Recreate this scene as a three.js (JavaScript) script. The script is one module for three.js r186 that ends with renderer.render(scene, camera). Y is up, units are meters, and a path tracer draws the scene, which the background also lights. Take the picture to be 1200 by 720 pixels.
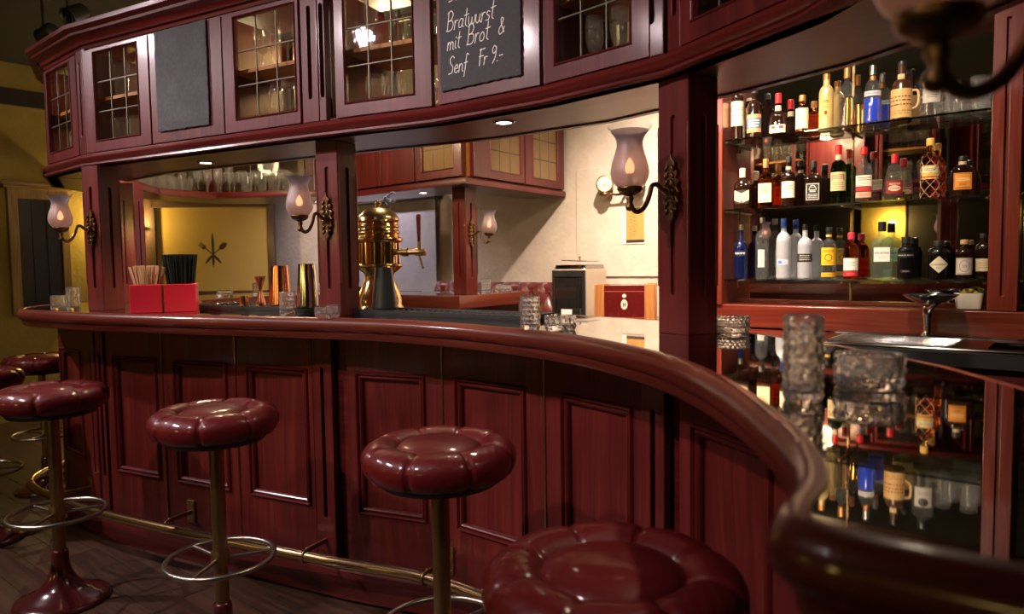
import * as THREE from 'three';
import { RoundedBoxGeometry } from 'three/addons/geometries/RoundedBoxGeometry.js';
import { mergeGeometries, mergeVertices, toCreasedNormals } from 'three/addons/utils/BufferGeometryUtils.js';
import { RectAreaLightUniformsLib } from 'three/addons/lights/RectAreaLightUniformsLib.js';

// ---------------------------------------------------------------- camera, lights, exposure
const V = (x, y, z) => new THREE.Vector3(x, y, z);
const scene = new THREE.Scene();
scene.background = new THREE.Color(0x000000);
const renderer = new THREE.WebGLRenderer({ antialias: true });
renderer.toneMapping = THREE.LinearToneMapping;
renderer.toneMappingExposure = 1.0;
renderer.shadowMap.enabled = true;
RectAreaLightUniformsLib.init();

const camera = new THREE.PerspectiveCamera(46.4, 1200 / 720, 0.05, 60);   // wide lens, eye height 1.29 m
{
  const yaw = 39 * Math.PI / 180, pitch = Math.atan(52 / 840), roll = 0.0145;
  const fwd = V(-Math.sin(yaw) * Math.cos(pitch), -Math.sin(pitch), -Math.cos(yaw) * Math.cos(pitch));
  const r0 = V(Math.cos(yaw), 0, -Math.sin(yaw)), u0 = r0.clone().cross(fwd);
  const r = r0.clone().multiplyScalar(Math.cos(roll)).addScaledVector(u0, -Math.sin(roll));
  const u = u0.clone().multiplyScalar(Math.cos(roll)).addScaledVector(r0, Math.sin(roll));
  camera.matrixAutoUpdate = true;
  camera.position.set(0, 1.29, 0);
  camera.quaternion.setFromRotationMatrix(new THREE.Matrix4().makeBasis(r, u, fwd.clone().negate()));
  camera.focus = 2.5; camera.userData.fStop = 3.4;
}
scene.add(camera);

// ceiling spots in front of the bar, the work lamp inside the bar, the lamp rail of the back bar (fixtures are built further down at the same places)
const SPOTS = [ // x, y, z, target, colour, intensity, angle
  [-4.6, 2.86, 0.25, [-3.3, 0.95, -1.5], [1, 0.83, 0.85], 19, 0.62],
  [-3.0, 2.86, 0.75, [-2.4, 1.10, -1.6], [1, 0.82, 0.83], 18, 0.62],
  [-1.5, 2.86, 0.85, [-1.2, 1.15, -1.7], [1, 0.81, 0.80], 16, 0.62],
  [-4.85, 2.86, -3.55, [-5.0, 1.1, -4.05], [1, 0.88, 0.97], 22, 0.95],   // washes the far wall
];
const WORK = [ // inside the bar, shining down on the cream wall and the bottles
  [-1.55, 2.86, -2.75, [-2.0, 0.9, -4.0], [1, 0.80, 0.62], 52, 0.74],
  [-0.75, 2.86, -2.45, [-0.95, 1.3, -3.7], [1, 0.82, 0.64], 12, 0.75],
];

// ---------------------------------------------------------------- small tools
let seed = 7;
const rnd = () => { seed = (seed * 1664525 + 1013904223) >>> 0; return seed / 4294967296; };
const rr = (a, b) => a + (b - a) * rnd();
const PI = Math.PI;
const taken = {};
const numbered = (n) => { const k = taken[n] = (taken[n] ?? -1) + 1; return k ? `${n}_${String(k).padStart(3, '0')}` : n; };
const shade = (o) => { o.traverse((m) => { if (m.isMesh) { m.castShadow = true; m.receiveShadow = true; } }); return o; };
function obj(name, geo, mat, parent) {
  const g = Array.isArray(geo) ? merge(geo) : geo;
  const m = new THREE.Mesh(g, mat); m.castShadow = m.receiveShadow = true;
  if (parent) { m.name = name; parent.add(m); } else { m.name = numbered(name); scene.add(m); }
  return m;
}
function merge(list) {
  const plain = list.map((g) => { const q = g.index ? g.toNonIndexed() : g; for (const k of Object.keys(q.attributes)) if (!['position', 'normal', 'uv'].includes(k)) q.deleteAttribute(k); return q; });
  return mergeGeometries(plain, false);
}
function tag(o, label, category, group) { o.userData.label = label; o.userData.category = category; if (group) o.userData.group = group; return o; }
function thing(name, label, category, [x, y, z] = [0, 0, 0], turn = 0, group) {
  const o = new THREE.Group(); o.name = numbered(name); scene.add(o); o.position.set(x, y, z); o.rotation.y = turn;
  return tag(o, label, category, group);
}
function struct(name, geo, mat, label, category) { const m = obj(name, geo, mat); m.userData.kind = 'structure'; return label ? tag(m, label, category) : m; }
function dup(src, [x, y, z], turn, label, group) {
  const o = src.clone(); o.name = numbered(src.userData.stem); scene.add(o); o.position.set(x, y, z); o.rotation.y = turn; o.userData = { ...src.userData };
  if (label) o.userData.label = label; if (group) o.userData.group = group; return o;
}
const stem = (o, n) => { o.userData.stem = n; return o; };

// uv in metres by dominant face direction; the grain (texture v) runs along the given axis
function grainUV(geo, axis = 'y') {
  const g = geo.index ? geo.toNonIndexed() : geo, p = g.attributes.position, n = p.count, uv = new Float32Array(n * 2);
  const a = V(), b = V(), c = V(), off = [rnd() * 3, rnd() * 3];
  for (let i = 0; i < n; i += 3) {
    a.fromBufferAttribute(p, i); b.fromBufferAttribute(p, i + 1); c.fromBufferAttribute(p, i + 2);
    const nn = b.clone().sub(a).cross(c.clone().sub(a)), d = [Math.abs(nn.x), Math.abs(nn.y), Math.abs(nn.z)], k = d.indexOf(Math.max(...d));
    const others = ['x', 'y', 'z'].filter((_, q) => q !== k), v = others.includes(axis) ? axis : others[1], u = others.find((q) => q !== v);
    [a, b, c].forEach((q, j) => { uv[(i + j) * 2] = q[u] + off[0]; uv[(i + j) * 2 + 1] = q[v] + off[1]; });
  }
  g.setAttribute('uv', new THREE.BufferAttribute(uv, 2)); return g;
}
const box = (w, h, d, x = 0, y = 0, z = 0, axis = 'y') => grainUV(new THREE.BoxGeometry(w, h, d).translate(x, y, z), axis);
const rbox = (w, h, d, r, x = 0, y = 0, z = 0, axis = 'y', seg = 2) => grainUV(new RoundedBoxGeometry(w, h, d, seg, Math.min(r, w / 2.01, h / 2.01, d / 2.01)).translate(x, y, z), axis);
const lathe = (pts, seg = 40) => new THREE.LatheGeometry(pts.map(([r, y]) => new THREE.Vector2(Math.max(r, 0.00001), y)), seg);
// a smooth profile through points, for lathes
const curve2 = (pts, n = 40) => new THREE.CatmullRomCurve3(pts.map(([r, y]) => V(r, y, 0)), false, 'centripetal').getPoints(n).map((p) => [p.x, p.y]);
const tube = (pts, r, n = 24, rad = 10, closed = false) => new THREE.TubeGeometry(new THREE.CatmullRomCurve3(pts.map((p) => V(...p)), closed, 'centripetal'), n, r, rad, closed);
function rod(a, b, r, seg = 12, r2 = r) {
  const A = V(...a), B = V(...b), L = A.distanceTo(B);
  return new THREE.CylinderGeometry(r2, r, L, seg).translate(0, L / 2, 0).applyQuaternion(new THREE.Quaternion().setFromUnitVectors(V(0, 1, 0), B.sub(A).normalize())).translate(...a);
}
// plan polygon [x, z] extruded from y0 to y1
function slab(poly, y0, y1, bevel = 0, hole = null) {
  const s = new THREE.Shape(poly.map(([x, z]) => new THREE.Vector2(x, -z)));
  if (hole) s.holes.push(new THREE.Path(hole.map(([x, z]) => new THREE.Vector2(x, -z))));
  const g = new THREE.ExtrudeGeometry(s, { depth: y1 - y0 - 2 * bevel, bevelEnabled: bevel > 0, bevelSize: bevel, bevelOffset: -bevel, bevelThickness: bevel, bevelSegments: 2 });
  return grainUV(g.rotateX(-PI / 2).translate(0, y0 + bevel, 0), 'x');
}
const dirOf = (a, b) => { const d = [b[0] - a[0], b[1] - a[1]], l = Math.hypot(...d); return [d[0] / l, d[1] / l, l]; };
// profile [outward, y] swept along a plan polyline with mitred corners; outward is +z for a path that runs towards +x
function sweep(profile, path, crease = 0.6, y0 = 0) {
  const n = path.length, P = profile.length, pos = [], uv = [], idx = []; let along = 0; const o = rnd() * 2;
  for (let i = 0; i < n; i++) {
    const d1 = i ? dirOf(path[i - 1], path[i]) : dirOf(path[0], path[1]), d2 = i < n - 1 ? dirOf(path[i], path[i + 1]) : d1;
    if (i) along += d1[2];
    let nx = -d1[1] - d2[1], nz = d1[0] + d2[0]; const l = Math.hypot(nx, nz), k = Math.max(0.35, l / 2); nx /= l * k; nz /= l * k;
    let across = 0;
    for (let j = 0; j < P; j++) {
      if (j) across += Math.hypot(profile[j][0] - profile[j - 1][0], profile[j][1] - profile[j - 1][1]);
      pos.push(path[i][0] + nx * profile[j][0], y0 + profile[j][1], path[i][1] + nz * profile[j][0]); uv.push(across + o, along + o);
    }
  }
  for (let i = 0; i < n - 1; i++) for (let j = 0; j < P - 1; j++) { const a = i * P + j, b = a + P; idx.push(a, b, a + 1, a + 1, b, b + 1); }
  // end caps
  for (const e of [0, n - 1]) { const tri = THREE.ShapeUtils.triangulateShape(profile.map(([x, y]) => new THREE.Vector2(x, y)), []); for (const t of tri) e ? idx.push(e * P + t[0], e * P + t[1], e * P + t[2]) : idx.push(t[0], t[2], t[1]); }
  const g = new THREE.BufferGeometry(); g.setAttribute('position', new THREE.Float32BufferAttribute(pos, 3)); g.setAttribute('uv', new THREE.Float32BufferAttribute(uv, 2)); g.setIndex(idx); g.computeVertexNormals();
  return toCreasedNormals(g, crease);
}
// plan path offset outward (negative: inward)
function offset(path, o) {
  return path.map((p, i) => {
    const d1 = i ? dirOf(path[i - 1], p) : dirOf(p, path[1]), d2 = i < path.length - 1 ? dirOf(p, path[i + 1]) : d1;
    const nx = -d1[1] - d2[1], nz = d1[0] + d2[0], l = Math.hypot(nx, nz), k = Math.max(0.35, l / 2);
    return [p[0] + nx / l / k * o, p[1] + nz / l / k * o];
  });
}
const smooth = (pts, n) => new THREE.CatmullRomCurve3(pts.map(([x, z]) => V(x, 0, z)), false, 'centripetal').getPoints(n).map((p) => [p.x, p.z]);
// frame board with a rectangular opening, thickness t, front face at z = t
function frameGeo(w, h, x0, x1, y0, y1, t, bev = 0.0015) {
  const s = new THREE.Shape([[0, 0], [w, 0], [w, h], [0, h]].map((p) => new THREE.Vector2(...p)));
  s.holes.push(new THREE.Path([[x0, y0], [x0, y1], [x1, y1], [x1, y0]].map((p) => new THREE.Vector2(...p))));
  return grainUV(new THREE.ExtrudeGeometry(s, { depth: t - bev, bevelEnabled: true, bevelSize: bev, bevelOffset: -bev, bevelThickness: bev, bevelSegments: 1 }), 'y');
}
// rectangular moulding: profile [inward offset, z]
function rectMoulding(x0, x1, y0, y1, prof) {
  const pos = [], uv = [];
  const c = (o) => [[x0 + o, y0 + o], [x1 - o, y0 + o], [x1 - o, y1 - o], [x0 + o, y1 - o]];
  for (let j = 0; j < prof.length - 1; j++) {
    const A = c(prof[j][0]), B = c(prof[j + 1][0]), za = prof[j][1], zb = prof[j + 1][1];
    for (let k = 0; k < 4; k++) {
      const q = (k + 1) % 4, L = Math.hypot(A[q][0] - A[k][0], A[q][1] - A[k][1]);
      const a = [...A[k], za], b = [...A[q], za], d = [...B[k], zb], e = [...B[q], zb];
      for (const [p, U] of [[a, [0, 0]], [b, [0, L]], [e, [.02, L]], [a, [0, 0]], [e, [.02, L]], [d, [.02, 0]]]) { pos.push(...p); uv.push(U[0] + j * .02, U[1]); }
    }
  }
  const g = new THREE.BufferGeometry(); g.setAttribute('position', new THREE.Float32BufferAttribute(pos, 3)); g.setAttribute('uv', new THREE.Float32BufferAttribute(uv, 2)); g.computeVertexNormals(); return g;
}
const halfRound = (w, h, z0, n = 6) => Array.from({ length: n + 1 }, (_, i) => [w * i / n, z0 + h * Math.sin(PI * i / n)]);
// cross-section that may be squarish: profile [scale, y] times a superellipse of half-sizes ax, az
function revolve(profile, { ax = 1, az = 1, sq = 2, a0 = 0, a1 = 2 * PI, seg = 40 } = {}) {
  const pos = [], uv = [], idx = [], P = profile.length, y0 = profile[0][1], y1 = profile[P - 1][1];
  for (let i = 0; i <= seg; i++) {
    const t = a0 + (a1 - a0) * i / seg, c = Math.cos(t), s = Math.sin(t), k = (Math.abs(c) ** sq + Math.abs(s) ** sq) ** (-1 / sq);
    for (let j = 0; j < P; j++) {
      const [r, y, q] = profile[j]; const kk = q === undefined ? k : k * q + (1 - q);   // q: 0 round .. 1 full superellipse
      pos.push(s * kk * r * ax, y, c * kk * r * az); uv.push(i / seg, (y - y0) / (y1 - y0 || 1));
    }
  }
  for (let i = 0; i < seg; i++) for (let j = 0; j < P - 1; j++) { const a = i * P + j, b = a + P; idx.push(a, b, a + 1, a + 1, b, b + 1); }
  const g = new THREE.BufferGeometry(); g.setAttribute('position', new THREE.Float32BufferAttribute(pos, 3)); g.setAttribute('uv', new THREE.Float32BufferAttribute(uv, 2)); g.setIndex(idx); g.computeVertexNormals();
  if (a1 - a0 > 6.28) { // weld the seam's normals
    const N = g.attributes.normal; for (let j = 0; j < P; j++) { const m = V().fromBufferAttribute(N, j).add(V().fromBufferAttribute(N, seg * P + j)).normalize(); N.setXYZ(j, m.x, m.y, m.z); N.setXYZ(seg * P + j, m.x, m.y, m.z); }
  }
  return g;
}

// ---------------------------------------------------------------- textures and materials
const hash = (x, y) => { let h = (x * 374761393 + y * 668265263) | 0; h = (h ^ (h >>> 13)) * 1274126177 | 0; return ((h ^ (h >>> 16)) >>> 0) / 4294967296; };
function vnoise(x, y, px, py) { // tiling value noise
  const xi = Math.floor(x), yi = Math.floor(y), fx = x - xi, fy = y - yi, s = (t) => t * t * (3 - 2 * t), m = (a, n) => ((a % n) + n) % n;
  const a = hash(m(xi, px), m(yi, py)), b = hash(m(xi + 1, px), m(yi, py)), c = hash(m(xi, px), m(yi + 1, py)), d = hash(m(xi + 1, px), m(yi + 1, py));
  return a + (b - a) * s(fx) + (c - a) * s(fy) + (a - b - c + d) * s(fx) * s(fy);
}
function dataTex(w, h, fn, srgb = true, rep = [1, 1]) {
  const d = new Uint8Array(w * h * 4);
  for (let y = 0; y < h; y++) for (let x = 0; x < w; x++) { const c = fn(x / w, y / h), i = (y * w + x) * 4; d[i] = c[0]; d[i + 1] = c[1]; d[i + 2] = c[2]; d[i + 3] = 255; }
  const t = new THREE.DataTexture(d, w, h, THREE.RGBAFormat); t.wrapS = t.wrapT = THREE.RepeatWrapping; t.magFilter = THREE.LinearFilter; t.minFilter = THREE.LinearFilter; t.repeat.set(...rep);
  if (srgb) t.colorSpace = THREE.SRGBColorSpace; t.needsUpdate = true; return t;
}
const clamp = (v) => Math.max(0, Math.min(255, v));
const woodFn = (lo, hi, stretch = 5) => (u, v) => {
  const w = vnoise(u * 4, v * 3, 4, 3) * 0.06, fine = vnoise((u + w) * 220, v * 8, 220, 8), mid = vnoise((u + w) * 60, v * stretch, 60, stretch), big = vnoise((u + w * 2) * 12, v * 2, 12, 2);
  const pore = vnoise(u * 256, v * 22, 256, 22) > 0.83 ? 0.75 : 1;
  const t = (0.25 * fine + 0.4 * mid + 0.35 * big);
  return lo.map((l, i) => clamp((l + (hi[i] - l) * t) * (0.85 + 0.15 * pore)));
};
const texWood = dataTex(512, 512, woodFn([150, 120, 120], [255, 255, 255]), true, [1.6, 0.8]);
const texWoodBump = dataTex(512, 512, (u, v) => { const f = vnoise(u * 256, v * 14, 256, 14); const g = clamp(140 + 115 * f); return [g, g, g]; }, false, [1.6, 0.8]);
const texFloor = dataTex(512, 512, woodFn([110, 100, 95], [255, 255, 255], 6), true, [1.2, 0.7]);
const texBlotch = dataTex(256, 256, (u, v) => { const t = 0.5 * vnoise(u * 5, v * 5, 5, 5) + 0.3 * vnoise(u * 17, v * 17, 17, 17) + 0.2 * vnoise(u * 64, v * 64, 64, 64); const g = clamp(215 + 40 * t); return [g, g, g]; }, true, [0.7, 0.7]);
const texPlasterBump = dataTex(256, 256, (u, v) => { const t = 0.5 * vnoise(u * 9, v * 9, 9, 9) + 0.5 * vnoise(u * 40, v * 40, 40, 40); const g = clamp(255 * t); return [g, g, g]; }, false, [1.2, 1.2]);
const texLeather = dataTex(256, 256, (u, v) => { const t = 0.6 * vnoise(u * 60, v * 60, 60, 60) + 0.4 * vnoise(u * 120, v * 120, 120, 120); const g = clamp(255 * t); return [g, g, g]; }, false, [6, 2]);
const texSlate = dataTex(256, 256, (u, v) => { const t = 0.5 * vnoise(u * 6, v * 7, 6, 7) + 0.3 * vnoise(u * 30, v * 26, 30, 26) + 0.2 * vnoise(u * 110, v * 110, 110, 110); const g = clamp(150 + 105 * t); return [g, g, clamp(g + 2)]; }, true);
const texSlateBump = dataTex(256, 256, (u, v) => { const t = 0.5 * vnoise(u * 8, v * 9, 8, 9) + 0.5 * vnoise(u * 34, v * 38, 34, 38); const g = clamp(255 * t); return [g, g, g]; }, false);
const texRipple = dataTex(256, 256, (u, v) => { const t = 0.7 * vnoise(u * 10, v * 5, 10, 5) + 0.3 * vnoise(u * 26, v * 14, 26, 14); const g = clamp(255 * t); return [g, g, g]; }, false, [6, 6]);

const lin = (r, g, b) => new THREE.Color().setRGB(r, g, b);
const std = (c, o = {}) => new THREE.MeshPhysicalMaterial({ color: c, roughness: 0.5, ...o });
const mahogany = (c, o = {}) => std(c, { map: texWood, bumpMap: texWoodBump, bumpScale: 0.0002, roughness: 0.40, specularIntensity: 0.7, clearcoat: 0.28, clearcoatRoughness: 0.14, ...o });
const M = {
  wood: mahogany(lin(0.160, 0.019, 0.016)),
  woodB: mahogany(lin(0.160, 0.018, 0.014)),
  moulding: mahogany(lin(0.165, 0.020, 0.016), { roughness: 0.34, clearcoat: 0.4, clearcoatRoughness: 0.18 }),
  rim: mahogany(lin(0.165, 0.032, 0.017), { roughness: 0.36, specularIntensity: 0.45, clearcoat: 0.5, clearcoatRoughness: 0.12 }),
  woodIn: mahogany(lin(0.160, 0.019, 0.016)),
  oak: mahogany(lin(0.130, 0.075, 0.042), { roughness: 0.5, clearcoat: 0.2 }),
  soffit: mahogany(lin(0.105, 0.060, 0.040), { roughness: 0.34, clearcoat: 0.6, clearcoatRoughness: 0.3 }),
  backWood: mahogany(lin(0.230, 0.040, 0.022), { roughness: 0.32, clearcoat: 0.7, clearcoatRoughness: 0.16 }),
  glassTop: std(lin(0.40, 0.38, 0.33), { metalness: 1, roughness: 0.025 }),
  brass: std(lin(0.50, 0.345, 0.18), { metalness: 1, roughness: 0.24 }),
  brassDull: std(lin(0.36, 0.24, 0.11), { metalness: 1, roughness: 0.36 }),
  brassBright: std(lin(0.85, 0.58, 0.24), { metalness: 1, roughness: 0.13 }),
  bronze: std(lin(0.20, 0.12, 0.055), { metalness: 1, roughness: 0.35 }),
  chrome: std(lin(0.75, 0.75, 0.76), { metalness: 1, roughness: 0.08 }),
  steel: std(lin(0.36, 0.35, 0.33), { metalness: 1, roughness: 0.11 }),
  steelDull: std(lin(0.42, 0.38, 0.33), { metalness: 1, roughness: 0.3 }),
  copper: std(lin(0.82, 0.36, 0.20), { metalness: 1, roughness: 0.16 }),
  mirror: std(lin(0.80, 0.80, 0.78), { metalness: 1, roughness: 0.015 }),
  black: std(lin(0.012, 0.012, 0.012), { roughness: 0.4 }),
  blackMatt: std(lin(0.010, 0.010, 0.011), { roughness: 0.8 }),
  rubber: std(lin(0.012, 0.0125, 0.013), { roughness: 0.4 }),
  leather: std(lin(0.105, 0.007, 0.008), { roughness: 0.4, specularIntensity: 0.4, clearcoat: 0.75, clearcoatRoughness: 0.11, bumpMap: texLeather, bumpScale: 0.0006 }),
  sofaLeather: std(lin(0.11, 0.016, 0.016), { roughness: 0.35, clearcoat: 0.4, clearcoatRoughness: 0.25, bumpMap: texLeather, bumpScale: 0.0005 }),
  baseRed: std(lin(0.070, 0.009, 0.011), { roughness: 0.2, clearcoat: 1, clearcoatRoughness: 0.1 }),
  slate: std(lin(0.050, 0.050, 0.053), { map: texSlate, bumpMap: texSlateBump, bumpScale: 0.0015, roughness: 0.7 }),
  cream: std(lin(0.62, 0.52, 0.44), { map: texBlotch, bumpMap: texPlasterBump, bumpScale: 0.003, roughness: 0.85 }),
  yellowWall: std(lin(0.42, 0.30, 0.06), { map: texBlotch, bumpMap: texPlasterBump, bumpScale: 0.003, roughness: 0.85 }),
  darkWall: std(lin(0.030, 0.020, 0.014), { map: texBlotch, roughness: 0.8 }),
  ceiling: std(lin(0.014, 0.013, 0.013), { map: texBlotch, roughness: 0.9 }),
  red: std(lin(0.62, 0.018, 0.035), { roughness: 0.35, clearcoat: 0.6 }),
  pane: std(lin(0.95, 0.93, 0.86), { transmission: 1, thickness: 0, roughness: 0.02, ior: 1.5, specularIntensity: 0.35, bumpMap: texRipple, bumpScale: 0.0002 }),
  amberPane: std(lin(0.74, 0.50, 0.15), { transmission: 0.85, thickness: 0, roughness: 0.8, ior: 1.5, bumpMap: texRipple, bumpScale: 0.002 }),
  lead: std(lin(0.10, 0.085, 0.06), { metalness: 0.7, roughness: 0.45 }),
  shelfGlass: std(lin(0.86, 0.96, 0.92), { transmission: 1, thickness: 0.01, roughness: 0.01, ior: 1.5, attenuationColor: lin(0.55, 0.88, 0.78), attenuationDistance: 0.6 }),
  thinGlass: std(lin(0.93, 0.95, 0.95), { transmission: 0.95, thickness: 0, roughness: 0.03, ior: 1.7 }),
  crystal: std(lin(0.95, 0.95, 0.93), { transmission: 0.95, thickness: 0.02, roughness: 0.0, ior: 1.48 }),
  frost: std(lin(0.35, 0.30, 0.325), { transmission: 0.72, thickness: 0, roughness: 0.42, ior: 1.45 }),
  frostRim: std(lin(0.93, 0.93, 0.93), { transmission: 1, thickness: 0, roughness: 0.05, ior: 1.5 }),
  white: std(lin(0.72, 0.70, 0.66), { roughness: 0.45 }),
  ceramic: std(lin(0.70, 0.64, 0.55), { roughness: 0.25, clearcoat: 0.5 }),
  greyPanel: std(lin(0.40, 0.38, 0.42), { map: texBlotch, roughness: 0.8 }),
  stick: std(lin(0.55, 0.33, 0.17), { roughness: 0.7 }),
  pineWood: std(lin(0.58, 0.27, 0.07), { map: texWood, roughness: 0.5 }),
};
const glow = (r, g, b, k) => new THREE.MeshStandardMaterial({ color: 0x000000, emissive: lin(r, g, b), emissiveIntensity: k });
function canvasTex(w, h, draw) {
  const c = document.createElement('canvas'); c.width = w; c.height = h; const x = c.getContext('2d'); draw(x, w, h);
  const t = new THREE.CanvasTexture(c); t.colorSpace = THREE.SRGBColorSpace; return t;
}

// ---------------------------------------------------------------- the room
{ // floor: dark boards along the bar; each board in view is a piece, the rest is one slab
  const fm = [[0.160, 0.078, 0.043], [0.128, 0.060, 0.033], [0.185, 0.092, 0.052], [0.145, 0.068, 0.037]].map((c) => std(lin(...c), { map: texFloor, bumpMap: texWoodBump, bumpScale: 0.0008, roughness: 0.5, clearcoat: 0.15 }));
  const floor = struct('floor', box(10.4, 0.06, 9.4, -2.4, -0.046, 0.25, 'x'), fm[1], 'dark brown wooden board floor in front of the bar', 'floor');
  const W = 0.125, lens = [0.9, 1.1, 1.3];
  const shapes = lens.map((l) => grainUV(new RoundedBoxGeometry(l - 0.003, 0.016, W - 0.003, 1, 0.0015), 'x'));
  for (let r = 0; r < 17; r++) {
    let x = -6.3 - rnd() * 0.9; const z = -1.55 + r * W;
    while (x < 0.2) { const k = Math.floor(rnd() * 3); const m = obj('floor_board', shapes[k], fm[Math.floor(rnd() * 4)], floor); m.position.set(x + lens[k] / 2, -0.0085, z + W / 2); x += lens[k]; }
  }
}
const CEIL = 3.05;
struct('ceiling', box(10.6, 0.12, 9.6, -2.4, CEIL + 0.06, 0.25, 'x'), M.ceiling, 'dark unlit ceiling above the bar', 'ceiling');
struct('wall_back', box(10.6, 3.2, 0.14, -2.4, 1.52, -4.17), M.cream, 'cream plaster wall behind the bar', 'wall');
struct('wall_left', box(0.14, 3.2, 9.4, -7.27, 1.52, 0.25), M.yellowWall, 'yellow plaster wall at the far end of the room', 'wall');
struct('wall_right', box(0.14, 3.2, 9.4, 2.47, 1.52, 0.25), M.darkWall, 'dark wall beside the bar', 'wall');
{
  const w = struct('wall_front', box(10.6, 3.2, 0.14, -2.4, 1.52, 4.87), M.darkWall, 'dark panelled wall opposite the bar', 'wall');
  for (const [x, wd] of [[-2.55, 0.62], [-6.0, 0.5], [0.2, 0.5]]) obj('plaster_panel', box(wd, 2.2, 0.02, x, 1.5, 4.79), M.yellowWall, w);
}
struct('trim_1', [box(0.03, 0.14, 9.2, -7.185, 2.76, 0.25, 'z')], M.darkWall, 'dark picture rail along the yellow wall', 'trim');

// ---------------------------------------------------------------- plans [x, z]
const HC = 1.105, HB = 1.74;                       // counter top, underside of the canopy
const RIM = smooth([[-3.55, -3.42], [-4.35, -3.20], [-4.62, -2.70], [-4.55, -1.95], [-4.36, -1.52], [-4.12, -1.24], [-3.86, -1.13], [-3.5, -1.155], [-3.22, -1.20], [-2.87, -1.29], [-2.56, -1.38], [-2.27, -1.465], [-2.0, -1.54], [-1.77, -1.575], [-1.53, -1.575], [-1.31, -1.545], [-1.1, -1.497], [-0.955, -1.439], [-0.813, -1.36], [-0.681, -1.27], [-0.549, -1.148], [-0.438, -1.018], [-0.362, -0.916], [-0.294, -0.813], [-0.251, -0.744], [-0.215, -0.670], [-0.193, -0.60], [-0.187, -0.535], [-0.171, -0.497], [-0.136, -0.481], [-0.11, -0.479], [-0.028, -0.483], [0.25, -0.50], [1.2, -0.57]], 170);
const BODY = [[-3.35, -3.25], [-4.20, -3.0], [-4.48, -2.6], [-4.45, -1.85], [-4.20, -1.40], [-3.62, -1.372], [-2.23, -1.68], [-1.79, -1.81], [-1.337, -1.81], [-0.83, -1.675], [-0.43, -1.445], [-0.18, -1.15], [-0.03, -0.72], [1.2, -0.74]];
const CAN = [[-3.97, -1.302], [-3.464, -1.29], [-2.121, -1.545], [-1.65, -1.653], [-1.238, -1.665], [-0.827, -1.611], [-0.452, -1.425], [-0.12, -1.12], [0.25, -0.78], [1.2, -0.75]];   // lower moulding, outer edge
const onFacet = (a, b, s) => { const d = dirOf(a, b); return [a[0] + d[0] * s, a[1] + d[1] * s]; };
const turnOf = (a, b) => Math.atan2(-(b[1] - a[1]), b[0] - a[0]);

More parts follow.
